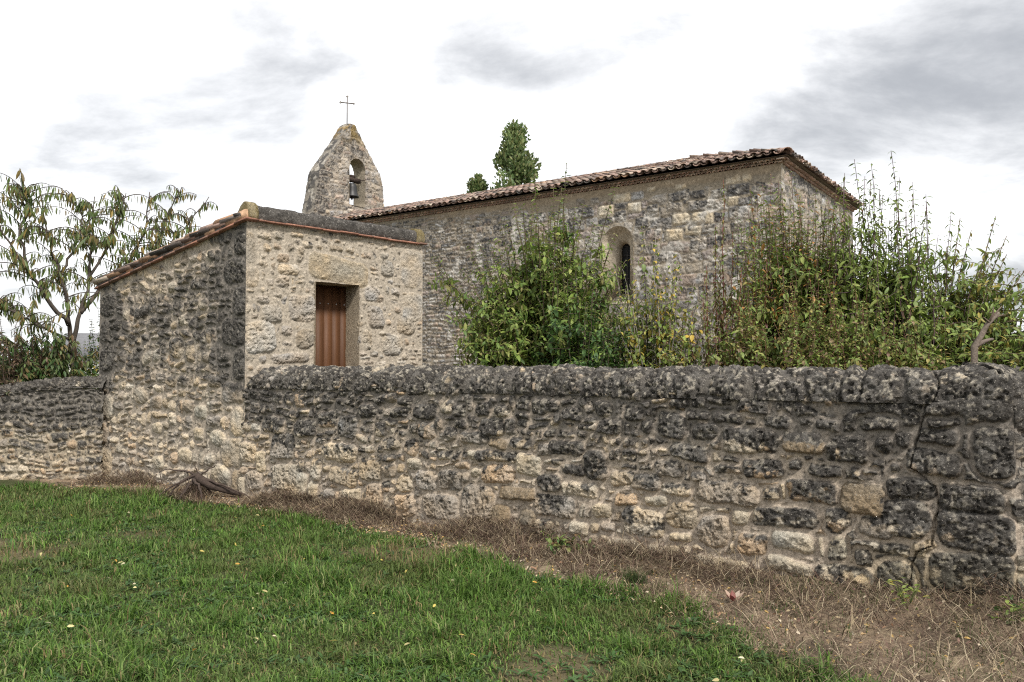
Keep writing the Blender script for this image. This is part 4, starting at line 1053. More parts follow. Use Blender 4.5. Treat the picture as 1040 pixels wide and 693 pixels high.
def between(tips, n, r, lo, hi, zb=0.0, jit=.12):
    """more tips under the outline the given ones draw"""
    o = []
    tp = sorted(tips, key=lambda q: q[0])
    for _ in range(n):
        k = r.integers(0, len(tp) - 1); f = r.random()
        a, b = np.array(tp[k]), np.array(tp[k + 1])
        q = a * (1 - f) + b * f; h_ = r.uniform(lo, hi)
        o.append((q[0] + r.normal(0, jit), q[1] + r.normal(0, .3), zb + (q[2] - zb) * h_))
    return o

GRN = [(.125, .175, .035), (.10, .15, .032), (.165, .21, .05), (.135, .19, .04), (.075, .125, .03), (.20, .22, .065)]
DGRN = [(.040, .082, .022), (.05, .10, .026), (.065, .12, .032), (.033, .065, .022)]
OLIVE = [(.125, .165, .042), (.16, .185, .05), (.105, .145, .038), (.19, .165, .05), (.08, .12, .035), (.145, .20, .055)]
YEL = [(.30, .24, .05), (.22, .21, .05), (.35, .25, .04), (.12, .15, .04), (.09, .13, .035), (.15, .17, .05)]
RED = [(.12, .11, .04), (.14, .085, .04), (.10, .045, .035), (.09, .11, .035), (.13, .13, .045), (.17, .12, .04)]
PNK = [(.19, .20, .06), (.21, .155, .085), (.155, .17, .055), (.13, .155, .05), (.25, .22, .07), (.16, .10, .075)]
r = np.random.default_rng(101)
tA = [(0.69, 10.00, 4.24), (0.14, 10.30, 3.81), (-0.10, 10.20, 3.58), (-0.29, 10.00, 3.31), (-0.53, 10.20, 3.07), (-0.65, 10.10, 2.70), (0.32, 10.20, 3.58), (0.53, 10.40, 3.74), (0.85, 9.80, 3.38), (1.04, 10.10, 3.51), (1.19, 9.80, 3.10)]
shrub('leafy_shrub', 'large green shrub with one tall leafy shoot, behind the wall just right of the hut', 'shrub', (0.45, 10.10, 1.65), tA + [(0.53, 10.10, 3.94), (0.80, 10.00, 3.71), (0.03, 10.20, 3.78), (1.03, 9.90, 3.32), (0.25, 9.90, 3.64), (0.66, 10.20, 3.86)] + between(tA, 84, r, .55, 1.0, 1.2, .25) + [(-0.91, 9.90, 2.48), (-1.07, 10.30, 3.08), (-0.79, 9.80, 2.12)], r, .014, (.10, .075, .05), (.105, .042), GRN + [(.15, .14, .05)], .05, .30, 11, .60, .15, .3, 2, lean_out=.15, twig_up=.25)
tB = [(0.29, 9.30, 2.50), (0.52, 9.30, 2.73), (0.74, 9.20, 2.84), (0.98, 9.20, 2.77), (1.23, 9.20, 2.58), (1.37, 9.20, 2.29)]
shrub('dark_shrub', 'dense dark green shrub beneath the church window, between taller paler shrubs', 'shrub', (0.83, 9.30, 1.65), tB + between(tB, 34, r, .5, .95, 1.3, .16), r, .012, (.09, .07, .05), (.085, .040), DGRN + GRN[:2], .045, .3, 9, .45, .2, .3, 2, lean_out=.2, twig_up=.25)
tC = [(1.20, 9.20, 2.78), (1.39, 9.30, 2.94), (1.53, 9.30, 3.36), (1.71, 9.20, 3.18), (1.90, 9.20, 2.97), (2.09, 9.10, 2.65), (2.23, 9.10, 2.48)]
shrub('yellowing_shrub', 'thin shrub with grey stems and yellowing leaves right of the church window', 'shrub', (1.69, 9.10, 1.65), tC + between(tC, 50, r, .5, .97, 1.3), r, .016, (.20, .175, .15), (.085, .042), YEL + GRN[:3], .07, .40, 7, .32, .55, .1, 2, leaf_skip=.12)
tD = [(2.38, 8.90, 3.77), (2.29, 8.90, 3.26), (2.45, 8.80, 3.16), (2.59, 8.80, 2.95), (2.16, 8.80, 2.78)]
shrub('red_stemmed_plant', 'tall red stemmed plant with short drooping leaves, standing alone in front of the church', 'plant', (2.41, 8.80, 1.65), tD + between(tD, 16, r, .45, .85, 1.4), r, .011, (.14, .05, .035), (.085, .028), RED + OLIVE[:3], .04, .30, 4, .22, .7, .0, 2, straight=True, lean_out=.75)
tE = [(2.79, 8.80, 3.69), (2.95, 9.00, 3.87), (2.98, 8.80, 3.55), (3.14, 8.90, 3.89), (3.23, 8.90, 3.60), (3.27, 8.70, 3.48), (3.42, 8.90, 3.65), (3.50, 8.80, 3.53), (2.64, 8.70, 3.26), (3.57, 8.70, 3.64)]
shrub('tall_stemmed_plant', 'clump of tall leafy stems with reddish orange leaves, in front of the church corner', 'plant', (3.11, 8.80, 1.65), tE + between(tE, 70, r, .5, .9, 1.4, .2) + between(tE, 34, r, .86, 1.0, 1.4, .12), r, .010, (.12, .07, .06), (.10, .034), OLIVE + GRN[:2] + [(.32, .16, .05)], .05, .25, 8, .50, .30, .25, 2, straight=True, lean_out=.6, spread=.6, twig_up=.35)
tF = [(3.62, 8.60, 3.77), (3.77, 8.70, 3.95), (3.91, 8.60, 3.88), (4.08, 8.50, 3.99), (3.90, 8.40, 3.55), (3.87, 8.70, 3.64), (4.24, 8.50, 3.34), (4.50, 8.60, 3.54), (4.17, 8.50, 3.70), (3.42, 8.40, 3.42), (4.30, 8.40, 3.17)]
shrub('tall_stemmed_plant', 'clump of tallest purple stems with drooping narrow leaves, rising clear above the church eaves', 'plant', (3.86, 8.50, 1.65), tF + between(tF, 70, r, .4, .85, 1.4, .25) + between(tF, 22, r, .84, 1.0, 1.4, .15), r, .011, (.13, .085, .095), (.115, .033), GRN[:3] + OLIVE[:3], .055, .25, 8, .50, .40, .2, 2, straight=True, lean_out=.6, spread=.7, twig_up=.35)
tG = [(2.16, 8.00, 2.20), (2.43, 8.00, 2.38), (2.74, 7.90, 2.45), (3.05, 7.80, 2.52), (3.32, 7.70, 2.47), (3.58, 7.60, 2.35), (3.76, 7.50, 2.17)]
shrub('bramble_bush', 'low tangled bush with pinkish and yellow green leaves right behind the wall', 'bush', (2.94, 7.80, 1.65), tG + between(tG, 95, r, .6, 1.08, 1.3, .25), r, .008, (.14, .07, .05), (.058, .033), PNK + OLIVE + GRN[:3], .036, .4, 9, .34, .3, .2, 2, spread=.9, lean_out=.85)
tH = [(5.07, 8.30, 3.24), (4.87, 8.40, 3.11), (5.25, 8.20, 2.65), (4.79, 8.00, 2.48), (4.61, 8.40, 2.94), (4.81, 8.50, 3.26), (5.14, 8.10, 2.33), (4.32, 8.20, 2.69), (5.37, 8.20, 2.40), (5.46, 8.10, 2.17)]
shrub('arching_tree', 'young tree with arching branches and hanging leaves at the right end of the yard', 'tree', (4.36, 8.30, 1.65), tH + [(5.18, 8.30, 3.03), (4.83, 8.10, 2.78), (5.39, 8.20, 2.79), (5.05, 8.00, 2.09), (4.12, 8.20, 2.55), (4.55, 7.90, 2.28)] + between(tH, 70, r, .4, .9, 1.3, .3), r, .016, (.13, .10, .07), (.105, .034), OLIVE + GRN[:3] + [(.24, .20, .05)], .05, .3, 12, .85, .6, .15, 2, bow=.5, lean_out=.05, twig_up=.1)
tI = [(5.24, 8.80, 1.89), (5.48, 8.90, 2.08), (5.68, 8.90, 2.13), (5.84, 8.80, 2.04), (6.07, 8.80, 2.02)]
shrub('ivy_bush', 'dark ivy bush in the corner behind the wall, beside the dead trunk', 'bush', (5.67, 8.90, 1.65), tI + between(tI, 34, r, .6, 1.0, 1.2, .12), r, .010, (.08, .06, .04), (.07, .055), DGRN, .04, .3, 7, .28, .3, .2, 2, lean_out=.9)
# the dead trunk leaning in the corner of the yard
b = np.array((4.18, 7.30, 1.65)); b[2] = 0
dead = thing('dead_trunk', 'bare grey dead trunk with broken top leaning behind the wall corner', 'tree', b)
mb = MB()
m1 = np.array((4.24, 7.30, 1.85)); m2 = np.array((4.36, 7.30, 2.05)); m3 = np.array((4.47, 7.30, 2.16))
mb.tube([b, b * .4 + m1 * .6, m1, m1 * .5 + m2 * .5 + [.01, 0, .01], m2, m3], [.040, .034, .030, .026, .022, .014], 7, (.16, .13, .105))
for e_ in ((4.50, 7.30, 2.22), (4.39, 7.25, 2.21), (4.56, 7.35, 2.14), (4.38, 7.30, 2.16), (4.27, 7.20, 2.11)):
    mb.tube(bez(m2 + (m3 - m2) * r.uniform(.1, .9), e_, r.normal(0, .015, 3), 5), np.linspace(.014, .004, 5), 5, (.15, .115, .09))
mb.tube(bez(m1, (4.47, 7.40, 1.92), (0, 0, .02), 6), np.linspace(.03, .012, 6), 5, (.15, .12, .1))
mb.obj('trunk', M_BARK, dead)

# ------------------------------------------------------------------ drooping tree left of the hut
r = np.random.default_rng(55)
PB = np.array((-7.36, 13.40, 1.22)); PB[2] = float(ground_z(PB[0], PB[1]))
peach = thing('drooping_tree', 'tree with dark branches and hanging browning leaves, left of the hut', 'tree', PB)
mb, lv = MB(), Leaves()
bark = (.085, .07, .058)
def limb(pts, r0, r1, n=16, col=bark):
    pts = np.array(pts, float); t = np.linspace(0, 1, len(pts)); tt = np.linspace(0, 1, n)
    # smooth by quadratic resampling
    q = np.stack([np.interp(tt, t, pts[:, i]) for i in range(3)], 1)
    q[1:-1] = (q[:-2] + 2 * q[1:-1] + q[2:]) / 4
    q[1:-1] += r.normal(0, .012, (n - 2, 3))
    mb.tube(q, np.linspace(r0, r1, n), 7, col); return q
PL = [(.075, .11, .035), (.095, .125, .04), (.12, .12, .04), (.06, .095, .03), (.14, .105, .045), (.085, .10, .04), (.105, .14, .04), (.19, .14, .04)]
trunk = limb([PB - [0, 0, .1], (-7.35, 13.40, 1.68), (-7.41, 13.40, 2.05)], .085, .065, 8)
LIMBS = [[(-7.41, 13.40, 2.01), (-7.44, 13.35, 2.62), (-7.53, 13.20, 3.19), (-7.59, 13.00, 3.73), (-7.67, 12.90, 4.44)],
 [(-7.41, 13.40, 2.01), (-7.27, 13.40, 2.55), (-7.25, 13.60, 3.23), (-7.27, 13.70, 3.93), (-7.28, 13.80, 4.64)],
 [(-7.41, 13.30, 2.37), (-7.57, 13.00, 2.76), (-7.75, 12.70, 3.21), (-7.95, 12.50, 3.65), (-8.17, 12.30, 4.08)],
 [(-7.27, 13.40, 2.58), (-7.15, 13.80, 3.05), (-6.86, 14.10, 3.43), (-6.61, 14.30, 4.12), (-6.55, 14.30, 4.83)],
 [(-7.18, 13.80, 3.00), (-6.78, 14.20, 3.30), (-6.44, 14.40, 3.87), (-6.28, 14.50, 4.52), (-6.05, 14.50, 4.97)],
 [(-7.53, 13.20, 3.16), (-7.39, 13.40, 3.71), (-7.37, 13.60, 4.25), (-7.62, 13.60, 4.68)],
 [(-7.75, 12.70, 3.21), (-7.89, 12.70, 3.84), (-7.77, 12.70, 4.32), (-7.84, 12.60, 4.53)],
 [(-7.25, 13.60, 3.20), (-7.04, 13.90, 3.79), (-6.93, 14.00, 4.42), (-6.83, 14.00, 4.75)],
 [(-7.43, 13.40, 2.13), (-7.66, 12.90, 2.32), (-7.94, 12.70, 2.53), (-8.31, 12.60, 2.80)],
 [(-6.95, 14.00, 3.37), (-6.61, 14.40, 3.47), (-6.17, 14.60, 4.08), (-5.63, 14.70, 4.83)]]
ends = []
for k, lb in enumerate(LIMBS):
    q = limb(lb, .040 if k < 4 else .025, .007)
    n_tw = 32
    for j in range(n_tw):
        f = r.uniform(.30, 1.0); p = q[min(int(f * 15), 15)]
        a = r.uniform(0, 2 * pi); d = unit(np.array([cos(a), sin(a) * .8, r.uniform(.0, .9)]))
        ln = r.uniform(.12, .85) * (1.25 - f * .6)
        tp = bez(p, p + d * ln - np.array([0, 0, .25 * ln]), np.array([0, 0, .16]), 7)
        mb.tube(tp, np.linspace(.010, .004, 7), 4, bark, cap=False)
        leafy(lv, tp, r, .15, .042, .145, .026, PL, 2.2, .1, 2, r.uniform(0, 6), taper=.1, bend=.10, skip=.28)
# the low mass of leaves at the foot
for j in range(120):
    e_ = np.array((-7.65, 12.90, 1.84)) + np.array([r.uniform(-1.1, .80), r.uniform(-.5, .6), r.uniform(-.40, .45)])
    s0 = PB + np.array([r.normal(0, .3) - .3, r.normal(0, .3), .9])
    tp = bez(s0, e_, (0, 0, .25), 8)
    mb.tube(tp, np.linspace(.016, .005, 8), 4, bark, cap=False)
    leafy(lv, tp, r, .45, .03, .11, .034, PL[:6] + DGRN[:2] + [(.10, .065, .035)], 1.0, .15, 2, r.uniform(0, 6), taper=.1, bend=.2)
mb.obj('trunk', M_BARK, peach); lv.obj('crown', M_LEAF, peach)
# bushy brown seed heads beside it
tK = [(-8.01, 12.80, 2.27), (-7.83, 12.90, 2.64), (-7.57, 12.90, 2.54), (-8.10, 12.80, 2.03), (-8.40, 12.80, 2.35)]
shrub('withered_shrub', 'brown withered shrub with upright twigs under the drooping tree', 'shrub', (-7.86, 12.90, 1.24), tK + between(tK, 14, r, .7, 1.0, 1.0), r, .016, (.085, .06, .045), (.07, .028), [(.10, .065, .045), (.075, .06, .035), (.12, .08, .05), (.06, .07, .03)], .035, .55, 6, .25, .3, .5, 2)
tK2 = [(-7.68, 14.50, 2.58), (-7.60, 14.60, 2.77), (-7.44, 14.60, 2.44), (-7.78, 14.50, 2.17)]
shrub('climbing_shrub', 'green shrub with yellow leaves squeezed against the left edge of the hut', 'shrub', (-7.55, 14.50, 1.19), tK2 + between(tK2, 12, r, .55, 1.0, 1.0), r, .010, (.08, .06, .04), (.075, .045), DGRN + GRN[:2] + [(.30, .24, .05)], .05, .3, 6, .25, .4, .2, 2)

# ------------------------------------------------------------------ two evergreens far beyond the church
def far_tree(label, x, y, zt, rad, zlow, seed, nl):
    r = np.random.default_rng(seed)
    base = np.array([x, y, float(ground_z(x, y))])
    t = thing('evergreen_tree', label, 'tree', base, 'evergreens beyond the church roof')
    mb, lv = MB(), Leaves()
    mb.tube([base, base + [0, 0, zt * .5], base + [.2, 0, zt * .93]], [.38, .24, .04], 8, (.10, .08, .06))
    lobes = []
    for k in range(56):
        f = r.uniform(0, 1) ** .8; z = zlow + (zt - zlow) * f
        rr = rad * (np.interp(f, [0, .25, .6, .85, 1], [.95, 1, .80, .45, .10])) * r.uniform(.35, 1.0)
        a = r.uniform(0, 2 * pi)
        c = base + np.array([cos(a) * rr, sin(a) * rr, z - base[2]])
        mb.tube(bez(base + [0, 0, z * .85], c, (0, 0, .2), 5), np.linspace(.07, .02, 5), 4, (.10, .08, .06), cap=False)
        lobes.append((c, rad * r.uniform(.14, .30)))
    for c, lr in lobes:
        n_ = int(nl / len(lobes))
        d = r.normal(0, 1, (n_, 3)); d /= np.linalg.norm(d, axis=1)[:, None]
        p = c + d * lr * (r.random((n_, 1)) ** .45) * np.array([1, 1, 1.35])
        dr = d * .6 + np.array([0, 0, .8]) + r.normal(0, .4, (n_, 3))
        pal_ = np.array([(.11, .165, .06), (.14, .195, .07), (.18, .215, .08), (.09, .135, .05), (.22, .23, .095)])
        cl_ = pal_[r.integers(0, 5, n_)] * r.uniform(.8, 1.2, (n_, 1)) * r.uniform(.8, 1.2)
        lv.many(p, dr, r.normal(0, 1, (n_, 3)) + np.array([0, 0, .6]), .30 * r.uniform(.6, 1.2, n_), .17, cl_, .2)
    mb.obj('trunk', M_BARK, t); lv.obj('crown', M_LEAF, t)
far_tree('taller evergreen tree with twin tips showing above the church roof', *(0.28, 56.00, 3.31)[:2], 18.2, 3.4, 7, 11, 10500)
far_tree('shorter evergreen tree, only its small tip showing above the church roof', *(-2.58, 58.00, 3.37)[:2], 15.6, 1.5, 6.5, 12, 5600)

# a pale house glimpsed through the leaves at the left
hp = np.array((-25.57, 46.00, 1.31)); hp[2] = -.3
house = thing('white_house', 'white house with low grey roof glimpsed through leaves left of the hut', 'house', hp)
M_WHITE = material('white_render', attr=False, color=(.62, .61, .58), noise=((3, .08),), bump=(), rough=.9)
M_SLATE = material('grey_roof', attr=False, color=(.20, .20, .21), noise=((4, .2),), bump=())
mb = MB(); hx, hy = np.array([1.0, .08, 0]), np.array([-.08, 1.0, 0])
mb.box(hp - hx * 1.2, hx * 7, hy * 6, ZUP * 2.6); mb.obj('wall', M_WHITE, house, False)
mb = MB()
q0 = hp - hx * 1.6 - hy * .4 + ZUP * 2.6
v_ = [q0, q0 + hx * 7.8, q0 + hx * 7.8 + hy * 6.8, q0 + hy * 6.8, q0 + hy * 3.4 + ZUP * 1.5, q0 + hx * 7.8 + hy * 3.4 + ZUP * 1.5]
mb.add(v_, [(0, 1, 5, 4), (2, 3, 4, 5), (0, 4, 3), (1, 2, 5), (0, 3, 2, 1)]); mb.obj('roof', M_SLATE, house, False)

# ------------------------------------------------------------------ lawn, dry stalks, litter
r = np.random.default_rng(9)
def blades(name, P, ln, wd, lean, az, col, mat, curl=.5):
    n = len(P)
    hx_ = np.stack([np.cos(az), np.sin(az), 0 * az], 1)
    sd = np.stack([-np.sin(az + r.normal(0, .5, n)), np.cos(az), 0 * az], 1)
    up = np.zeros((n, 3)); up[:, 2] = 1
    d1 = hx_ * np.sin(lean)[:, None] + up * np.cos(lean)[:, None]
    l2 = np.clip(lean + curl * r.uniform(.3, 1.6, n), 0, 2.0)
    d2 = hx_ * np.sin(l2)[:, None] + up * np.cos(l2)[:, None]
    m = P + d1 * (ln * .55)[:, None]; t = m + d2 * (ln * .5)[:, None]
    w1 = sd * (wd * .5)[:, None]; w2 = sd * (wd * .42)[:, None]
    v = np.stack([P - w1, P + w1, m + w2, m - w2, t], 1)
    f = (np.arange(n) * 5)[:, None, None] + np.array([(0, 1, 2), (0, 2, 3), (3, 2, 4)])[None]
    c = np.repeat(col[:, None], 5, 1)
    return mesh_obj(name, v, f.reshape(-1, 3), mat, None, c, True)
N = 400000
d = 2.9 + (13.5 - 2.9) * r.random(N) ** 1.15
a = r.uniform(-radians(41), radians(41), N)
x = d * np.sin(a); y = d * np.cos(a)
keep = (r.random(N) < lawn_mask(x, y) * 1.0) & (wall_coords(x, y)[1] > .08) & (y > 2.6) & ((x > -6.2) | (y < 12.0))
clump = fbm(x * 2.6, y * 2.6, 3, 3); bl = sstep(.54, .68, fbm(x * 1.1 + 4, y * 1.1, 4, 6))
keep &= r.random(N) < (1 - .78 * bl)
x, y, d, clump, bl = x[keep], y[keep], d[keep], clump[keep], bl[keep]
n = len(x)
tuft = sstep(.52, .72, fbm(x * 5, y * 5, 2, 5))
coarse = sstep(.60, .70, fbm(x * 1.4 + 30, y * 1.4, 3, 1))
ln = (.03 + .035 * clump + .06 * tuft + .06 * coarse) * r.uniform(.5, 1.5, n)
wd = .0046 * r.uniform(.6, 1.7, n) * (1 + .06 * d)
P = np.stack([x, y, ground_z(x, y) - .004], 1)
pg = np.array([(.080, .135, .026), (.055, .105, .022), (.105, .165, .034), (.085, .13, .04), (.135, .18, .06), (.045, .085, .022)])
col = pg[r.integers(0, 6, n)] * r.uniform(.5, 1.6, (n, 1)) * np.array((1.08, 1.18, 1.0))
pale = r.random(n) < .10
col[pale] = np.array((.20, .22, .09)) * r.uniform(.7, 1.3, (pale.sum(), 1))
fresh = sstep(.45, .65, fbm(x * .9, y * .9, 3, 7))[:, None]
col = col * (1 - .35 * fresh) + .35 * fresh * np.array((.08, .155, .025))
dull = sstep(.5, .68, fbm(x * 1.6 + 8, y * 1.6, 3, 2))[:, None]
col = col * (1 - .45 * dull) + .45 * dull * np.array((.11, .12, .045))
dry = r.random(n) < (.05 + .35 * bl + .06 * dull[:, 0])
col[dry] = np.array((.24, .19, .09)) * r.uniform(.6, 1.2, (dry.sum(), 1))
grass = blades('grass', P, ln, wd, np.abs(r.normal(.5, .45, n)), r.uniform(0, 2 * pi, n), col, M_GRASS, .95)
setting(grass, 'stuff', 'green lawn grass with dull and dry patches')
# broad-leaved weeds in the lawn
lv = Leaves()
k = 6500
d = 3 + 9 * r.random(k) ** 1.2; a = r.uniform(-.7, .7, k); x = d * np.sin(a); y = d * np.cos(a)
kp = (lawn_mask(x, y) > .7) & (fbm(x * 1.9, y * 1.9, 3, 4) > .44); x, y = x[kp], y[kp]
for x_, y_ in zip(x, y):
    z_ = float(ground_z(x_, y_)) + .012; s_ = r.uniform(.6, 1.4)
    for j in range(r.integers(4, 8)):
        an = r.uniform(0, 2 * pi)
        lv.put(np.array([x_, y_, z_]) + r.normal(0, .012, 3) * [1, 1, .3], np.array([cos(an), sin(an), r.uniform(.15, .8)]), np.array([0, 0, 1.]), .05 * s_ * r.uniform(.6, 1.3), .017 * s_, np.array(((.05, .11, .025), (.07, .125, .04), (.04, .085, .025))[j % 3]) * r.uniform(.8, 1.2), .3)
weeds = lv.obj('lawn_weeds', M_LEAF); setting(weeds, 'stuff', 'small broad leaved weeds scattered through the lawn')
# dry, killed-off stalks along the foot of the walls
def strip_pts(n, lo=-3.4, hi=8.9, pw=1.6):
    s = r.uniform(lo, hi, n)
    b = np.interp(s, [q[0] for q in STRIP], [q[1] for q in STRIP])
    dd_ = .07 + (b + .12) * r.random(n) ** pw
    p = C + s[:, None] * E1 + dd_[:, None] * NF
    p[:, 2] = ground_z(p[:, 0], p[:, 1])
    return p, s, dd_
n = 64000
p, s, dd_ = strip_pts(n)
dens = fbm(s * 1.3, dd_ * 3, 3, 3)
kp = r.random(n) < sstep(.36, .62, dens) * .9 + .06 + .5 * sstep(6.0, 7.4, s); p, s, dd_ = p[kp], s[kp], dd_[kp]; n = len(p)
heap = sstep(.45, .7, fbm(s * 1.3, dd_ * 3, 3, 3)) * sstep(.9, .1, dd_) + .4 * sstep(6.8, 7.8, s)
p[:, 2] += r.random(n) * .15 * heap
pd = np.array([(.15, .10, .075), (.22, .155, .11), (.08, .055, .04), (.30, .23, .16), (.12, .075, .06), (.42, .35, .24), (.34, .27, .17)])
col = pd[r.integers(0, 7, n)] * r.uniform(.4, 1.05, (n, 1))
dryg = blades('dry_stalks', p, r.uniform(.05, .24, n), r.uniform(.002, .0048, n), r.uniform(.7, 1.65, n), r.uniform(0, 2 * pi, n), col, M_DRY, .5)
setting(dryg, 'stuff', 'dry pinkish brown stalks tangled along the foot of the wall')
n = 9000
p, s, dd_ = strip_pts(n, 5.5, 9.2, 1.0)
kp = r.random(n) < sstep(.46, .62, fbm(p[:, 0] * 3, p[:, 1] * 3, 3, 2)) * .9 + .04; p = p[kp]; n = len(p)
sparse = blades('sparse_grass', p, r.uniform(.03, .09, n), r.uniform(.003, .006, n), np.abs(r.normal(.5, .4, n)), r.uniform(0, 2 * pi, n), np.array((.07, .10, .03)) * r.uniform(.6, 1.5, (n, 1)), M_GRASS, .8)
setting(sparse, 'stuff', 'sparse green grass coming up through the bare strip')
# fallen leaves and crumbs
lv = Leaves()
n = 4500
p, s, dd_ = strip_pts(n, pw=1.0)
for q in p:
    an = r.uniform(0, 2 * pi); L_ = r.uniform(.012, .04)
    lv.put(q + [0, 0, .012 + .03 * r.random()], np.array([cos(an), sin(an), r.normal(0, .3)]), unit(np.array([r.normal(0, .5), r.normal(0, .5), 1])), L_, L_ * .5, pick([(.30, .21, .11), (.38, .30, .18), (.22, .13, .08), (.42, .28, .10), (.16, .09, .07), (.45, .38, .28)], r), .3)
k = 190
d = 3.2 + 7 * r.random(k) ** 1.2; a = r.uniform(-.68, .68, k); x = d * np.sin(a); y = d * np.cos(a)
for x_, y_ in zip(x, y):
    if lawn_mask(x_, y_) < .6: continue
    an = r.uniform(0, 2 * pi); L_ = r.uniform(.02, .048)
    lv.put(np.array([x_, y_, float(ground_z(x_, y_)) + .045]), np.array([cos(an), sin(an), r.normal(0, .35)]), unit(np.array([r.normal(0, .6), r.normal(0, .6) - .4, 1])), L_, L_ * .42, pick([(.48, .38, .10), (.50, .42, .20), (.45, .25, .05), (.35, .30, .14), (.5, .45, .30)], r), .3)
litter = lv.obj('leaf_litter', M_LEAF); setting(litter, 'stuff', 'small fallen yellow and brown leaves on lawn and bare earth')
# stones in the bare strip
mb = MB()
p, s, dd_ = strip_pts(420, pw=1.0)
for q in p:
    s_ = r.uniform(.006, .022); a = np.arange(6) * pi / 3 + r.random()
    v_ = [q + np.array([cos(t_) * s_ * r.uniform(.7, 1.3), sin(t_) * s_ * r.uniform(.7, 1.3), -.004]) for t_ in a] + [q + np.array([cos(t_) * s_ * .6, sin(t_) * s_ * .6, s_ * .7]) for t_ in a]
    mb.add(v_, [(j, (j + 1) % 6, 6 + (j + 1) % 6, 6 + j) for j in range(6)] + [tuple(range(6, 12))], np.array((.36, .30, .22)) * r.uniform(.6, 1.2))
peb = mb.obj('pebbles', M_STONE); setting(peb, 'stuff', 'pale pebbles in the bare earth strip')

# ------------------------------------------------------------------ single things on the ground
def on_ground(s, d, up=0.0):
    q = C + s * E1 + d * NF; q[2] = float(ground_z(q[0], q[1])) + up; return q
sb = on_ground(-.35, .30)
stump = thing('uprooted_stump', 'uprooted dead stump with spreading roots lying at the foot of the hut wall', 'stump', sb)
mb = MB(); bk = (.060, .044, .036)
e_r = np.array([1.0, -.1, 0]); 
hd = sb + np.array([-.12, 0, .26])
mb.tube([hd + [-.03, 0, .05], hd, hd + [.18, -.02, -.10], sb + [.33, -.03, .085], sb + [.48, -.05, .05]], [.03, .058, .050, .040, .02], 8, bk)
for e_, bw, r0 in (((-.58, -.05, .34), (0, 0, .10), .022), ((-.42, -.15, .03), (-.05, 0, .1), .032), ((-.62, -.2, .01), (0, 0, .05), .026), ((-.25, -.25, .0), (0, -.05, .05), .035), ((.05, -.3, .0), (.05, 0, .08), .032), ((.02, .12, .0), (0, 0, .1), .04), ((.12, .0, .42), (.02, 0, .02), .02), ((.62, -.15, .02), (0, 0, .08), .028), ((-.2, .1, .42), (0, 0, .0), .018)):
    q = bez(hd + r.normal(0, .02, 3), sb + np.array(e_), bw, 9); q[1:-1] += r.normal(0, .008, (7, 3))
    mb.tube(q, np.linspace(r0, r0 * .3, 9) * .72, 6, np.array(bk) * r.uniform(.8, 1.3))
mb.tube(bez(sb + [-.58, -.05, .34], sb + [-.50, -.05, .10], (-.03, 0, 0), 5), np.linspace(.008, .004, 5), 4, bk)
mb.obj('wood', M_BARK, stump)
mb = MB()
for _ in range(26):
    q0 = hd + r.normal(0, .05, 3) + [-.05, 0, -.05]; q1 = q0 + np.array([r.normal(-.05, .13), r.normal(-.05, .08), -r.uniform(.05, .24)])
    q1[2] = max(q1[2], sb[2] + .01); mb.tube(bez(q0, q1, r.normal(0, .02, 3), 4), [.005, .004, .003, .002], 3, (.10, .07, .055), cap=False)
mb.obj('rootlets', M_BARK, stump)

cb_ = on_ground(5.05, .33)
clip_ = thing('leafy_cutting', 'wilting leafy cutting thrown down at the foot of the wall', 'cutting', cb_)
mb, lv = MB(), Leaves()
for _ in range(16):
    q0 = cb_ + np.array([r.normal(0, .06), r.normal(0, .04), .03]); an = r.uniform(0, 2 * pi)
    q1 = q0 + np.array([cos(an) * r.uniform(.1, .34), sin(an) * .12, r.uniform(.02, .18)])
    tp = bez(q0, q1, (0, 0, .05), 6); mb.tube(tp, np.linspace(.006, .003, 6), 4, (.12, .09, .05))
    leafy(lv, tp, r, .2, .035, .065, .034, DGRN + OLIVE[:3] + [(.16, .10, .05)], .3, .2, 2, r.uniform(0, 6))
mb.obj('stems', M_BARK, clip_); lv.obj('foliage', M_LEAF, clip_)

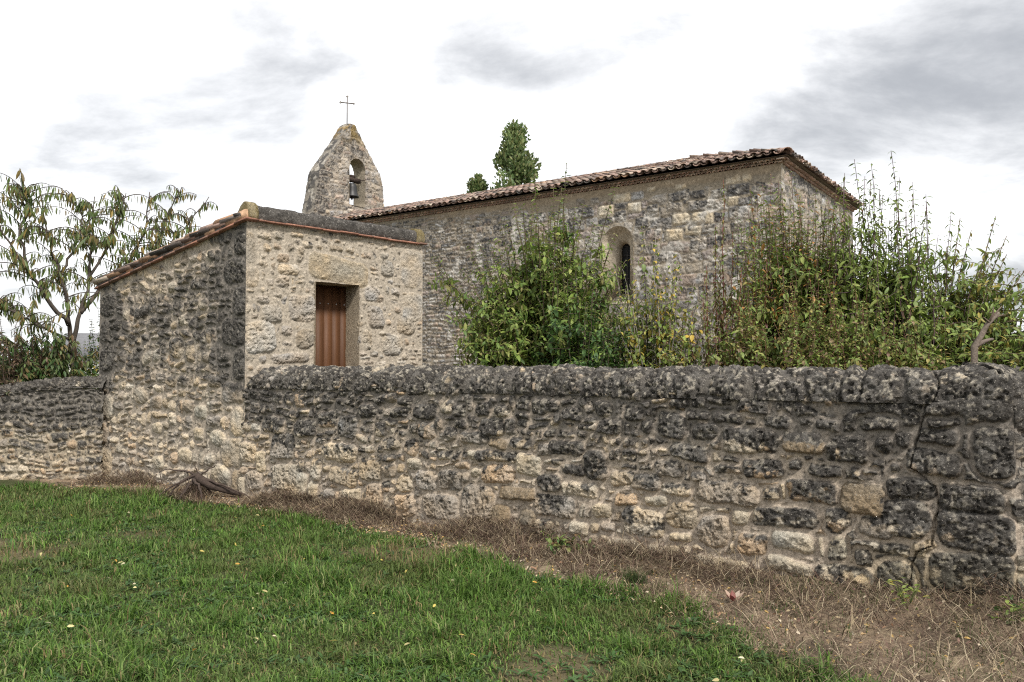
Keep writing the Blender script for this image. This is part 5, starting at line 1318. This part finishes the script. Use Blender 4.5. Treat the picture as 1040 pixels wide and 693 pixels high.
fb = on_ground(6.75, .90, .012)
fl = thing('fallen_leaf', 'large curled fallen leaf, cream with dark red base, on bare earth', 'leaf', fb)
lv = Leaves()
for an, L_, c_ in ((.3, .10, (.55, .42, .32)), (1.0, .09, (.55, .45, .36)), (2.2, .10, (.50, .36, .28)), (3.0, .08, (.18, .05, .05)), (4.2, .07, (.20, .06, .05)), (1.6, .08, (.24, .07, .06)), (5.2, .06, (.5, .4, .3))):
    lv.put(fb + [0, 0, .01], np.array([cos(an), sin(an) * .5, .55]), np.array([-cos(an) * .5, -sin(an) * .5, 1]), L_, .042, np.array(c_), -.2)
lv.obj('blade', M_LEAF, fl)
def weed(name, label, s, d, n, ln, wd, pal, h_):
    q = on_ground(s, d); t = thing(name, label, 'weed', q)
    lv = Leaves()
    for j in range(n):
        an = r.uniform(0, 2 * pi); u_ = r.random() ** .6
        lv.put(q + np.array([r.normal(0, .07), r.normal(0, .05), u_ * h_]), np.array([cos(an), sin(an), r.uniform(.0, .9)]), np.array([0, 0, 1.]) + r.normal(0, .3, 3), ln * r.uniform(.6, 1.2), wd * r.uniform(.7, 1.2), pick(pal, r), .3)
    lv.obj('foliage', M_LEAF, t)
    mb = MB()
    for j in range(9): mb.tube(bez(q, q + np.array([r.normal(0, .07), r.normal(0, .05), h_ * r.uniform(.6, 1)]), r.normal(0, .01, 3), 5), [.004, .004, .003, .003, .002], 4, (.10, .12, .04))
    mb.obj('stems', M_BARK, t)
weed('yellow_green_weed', 'yellow green weed growing below the crack at the wall corner', 7.75, .38, 46, .05, .022, YEL[:2] + OLIVE[:3] + GRN[2:4], .20)
weed('small_weed', 'small dark green weed at the extreme right foot of the corner stones', 8.35, .35, 40, .05, .03, GRN[:3] + DGRN[:1], .14)
# dark tuft of thin grass standing apart
q = on_ground(5.95, .83); n = 420
P = q + np.stack([np.clip(r.normal(0, .045, n), -.08, .08), np.clip(r.normal(0, .035, n), -.06, .06), np.zeros(n)], 1)
tf = blades('grass_tuft', P, r.uniform(.06, .16, n), r.uniform(.002, .0035, n), np.abs(r.normal(.3, .3, n)), r.uniform(0, 2 * pi, n), np.array((.05, .075, .025)) * r.uniform(.6, 1.5, (n, 1)), M_GRASS, .5)
tag(tf, 'dark tuft of thin grass standing alone on the bare strip', 'grass tuft')
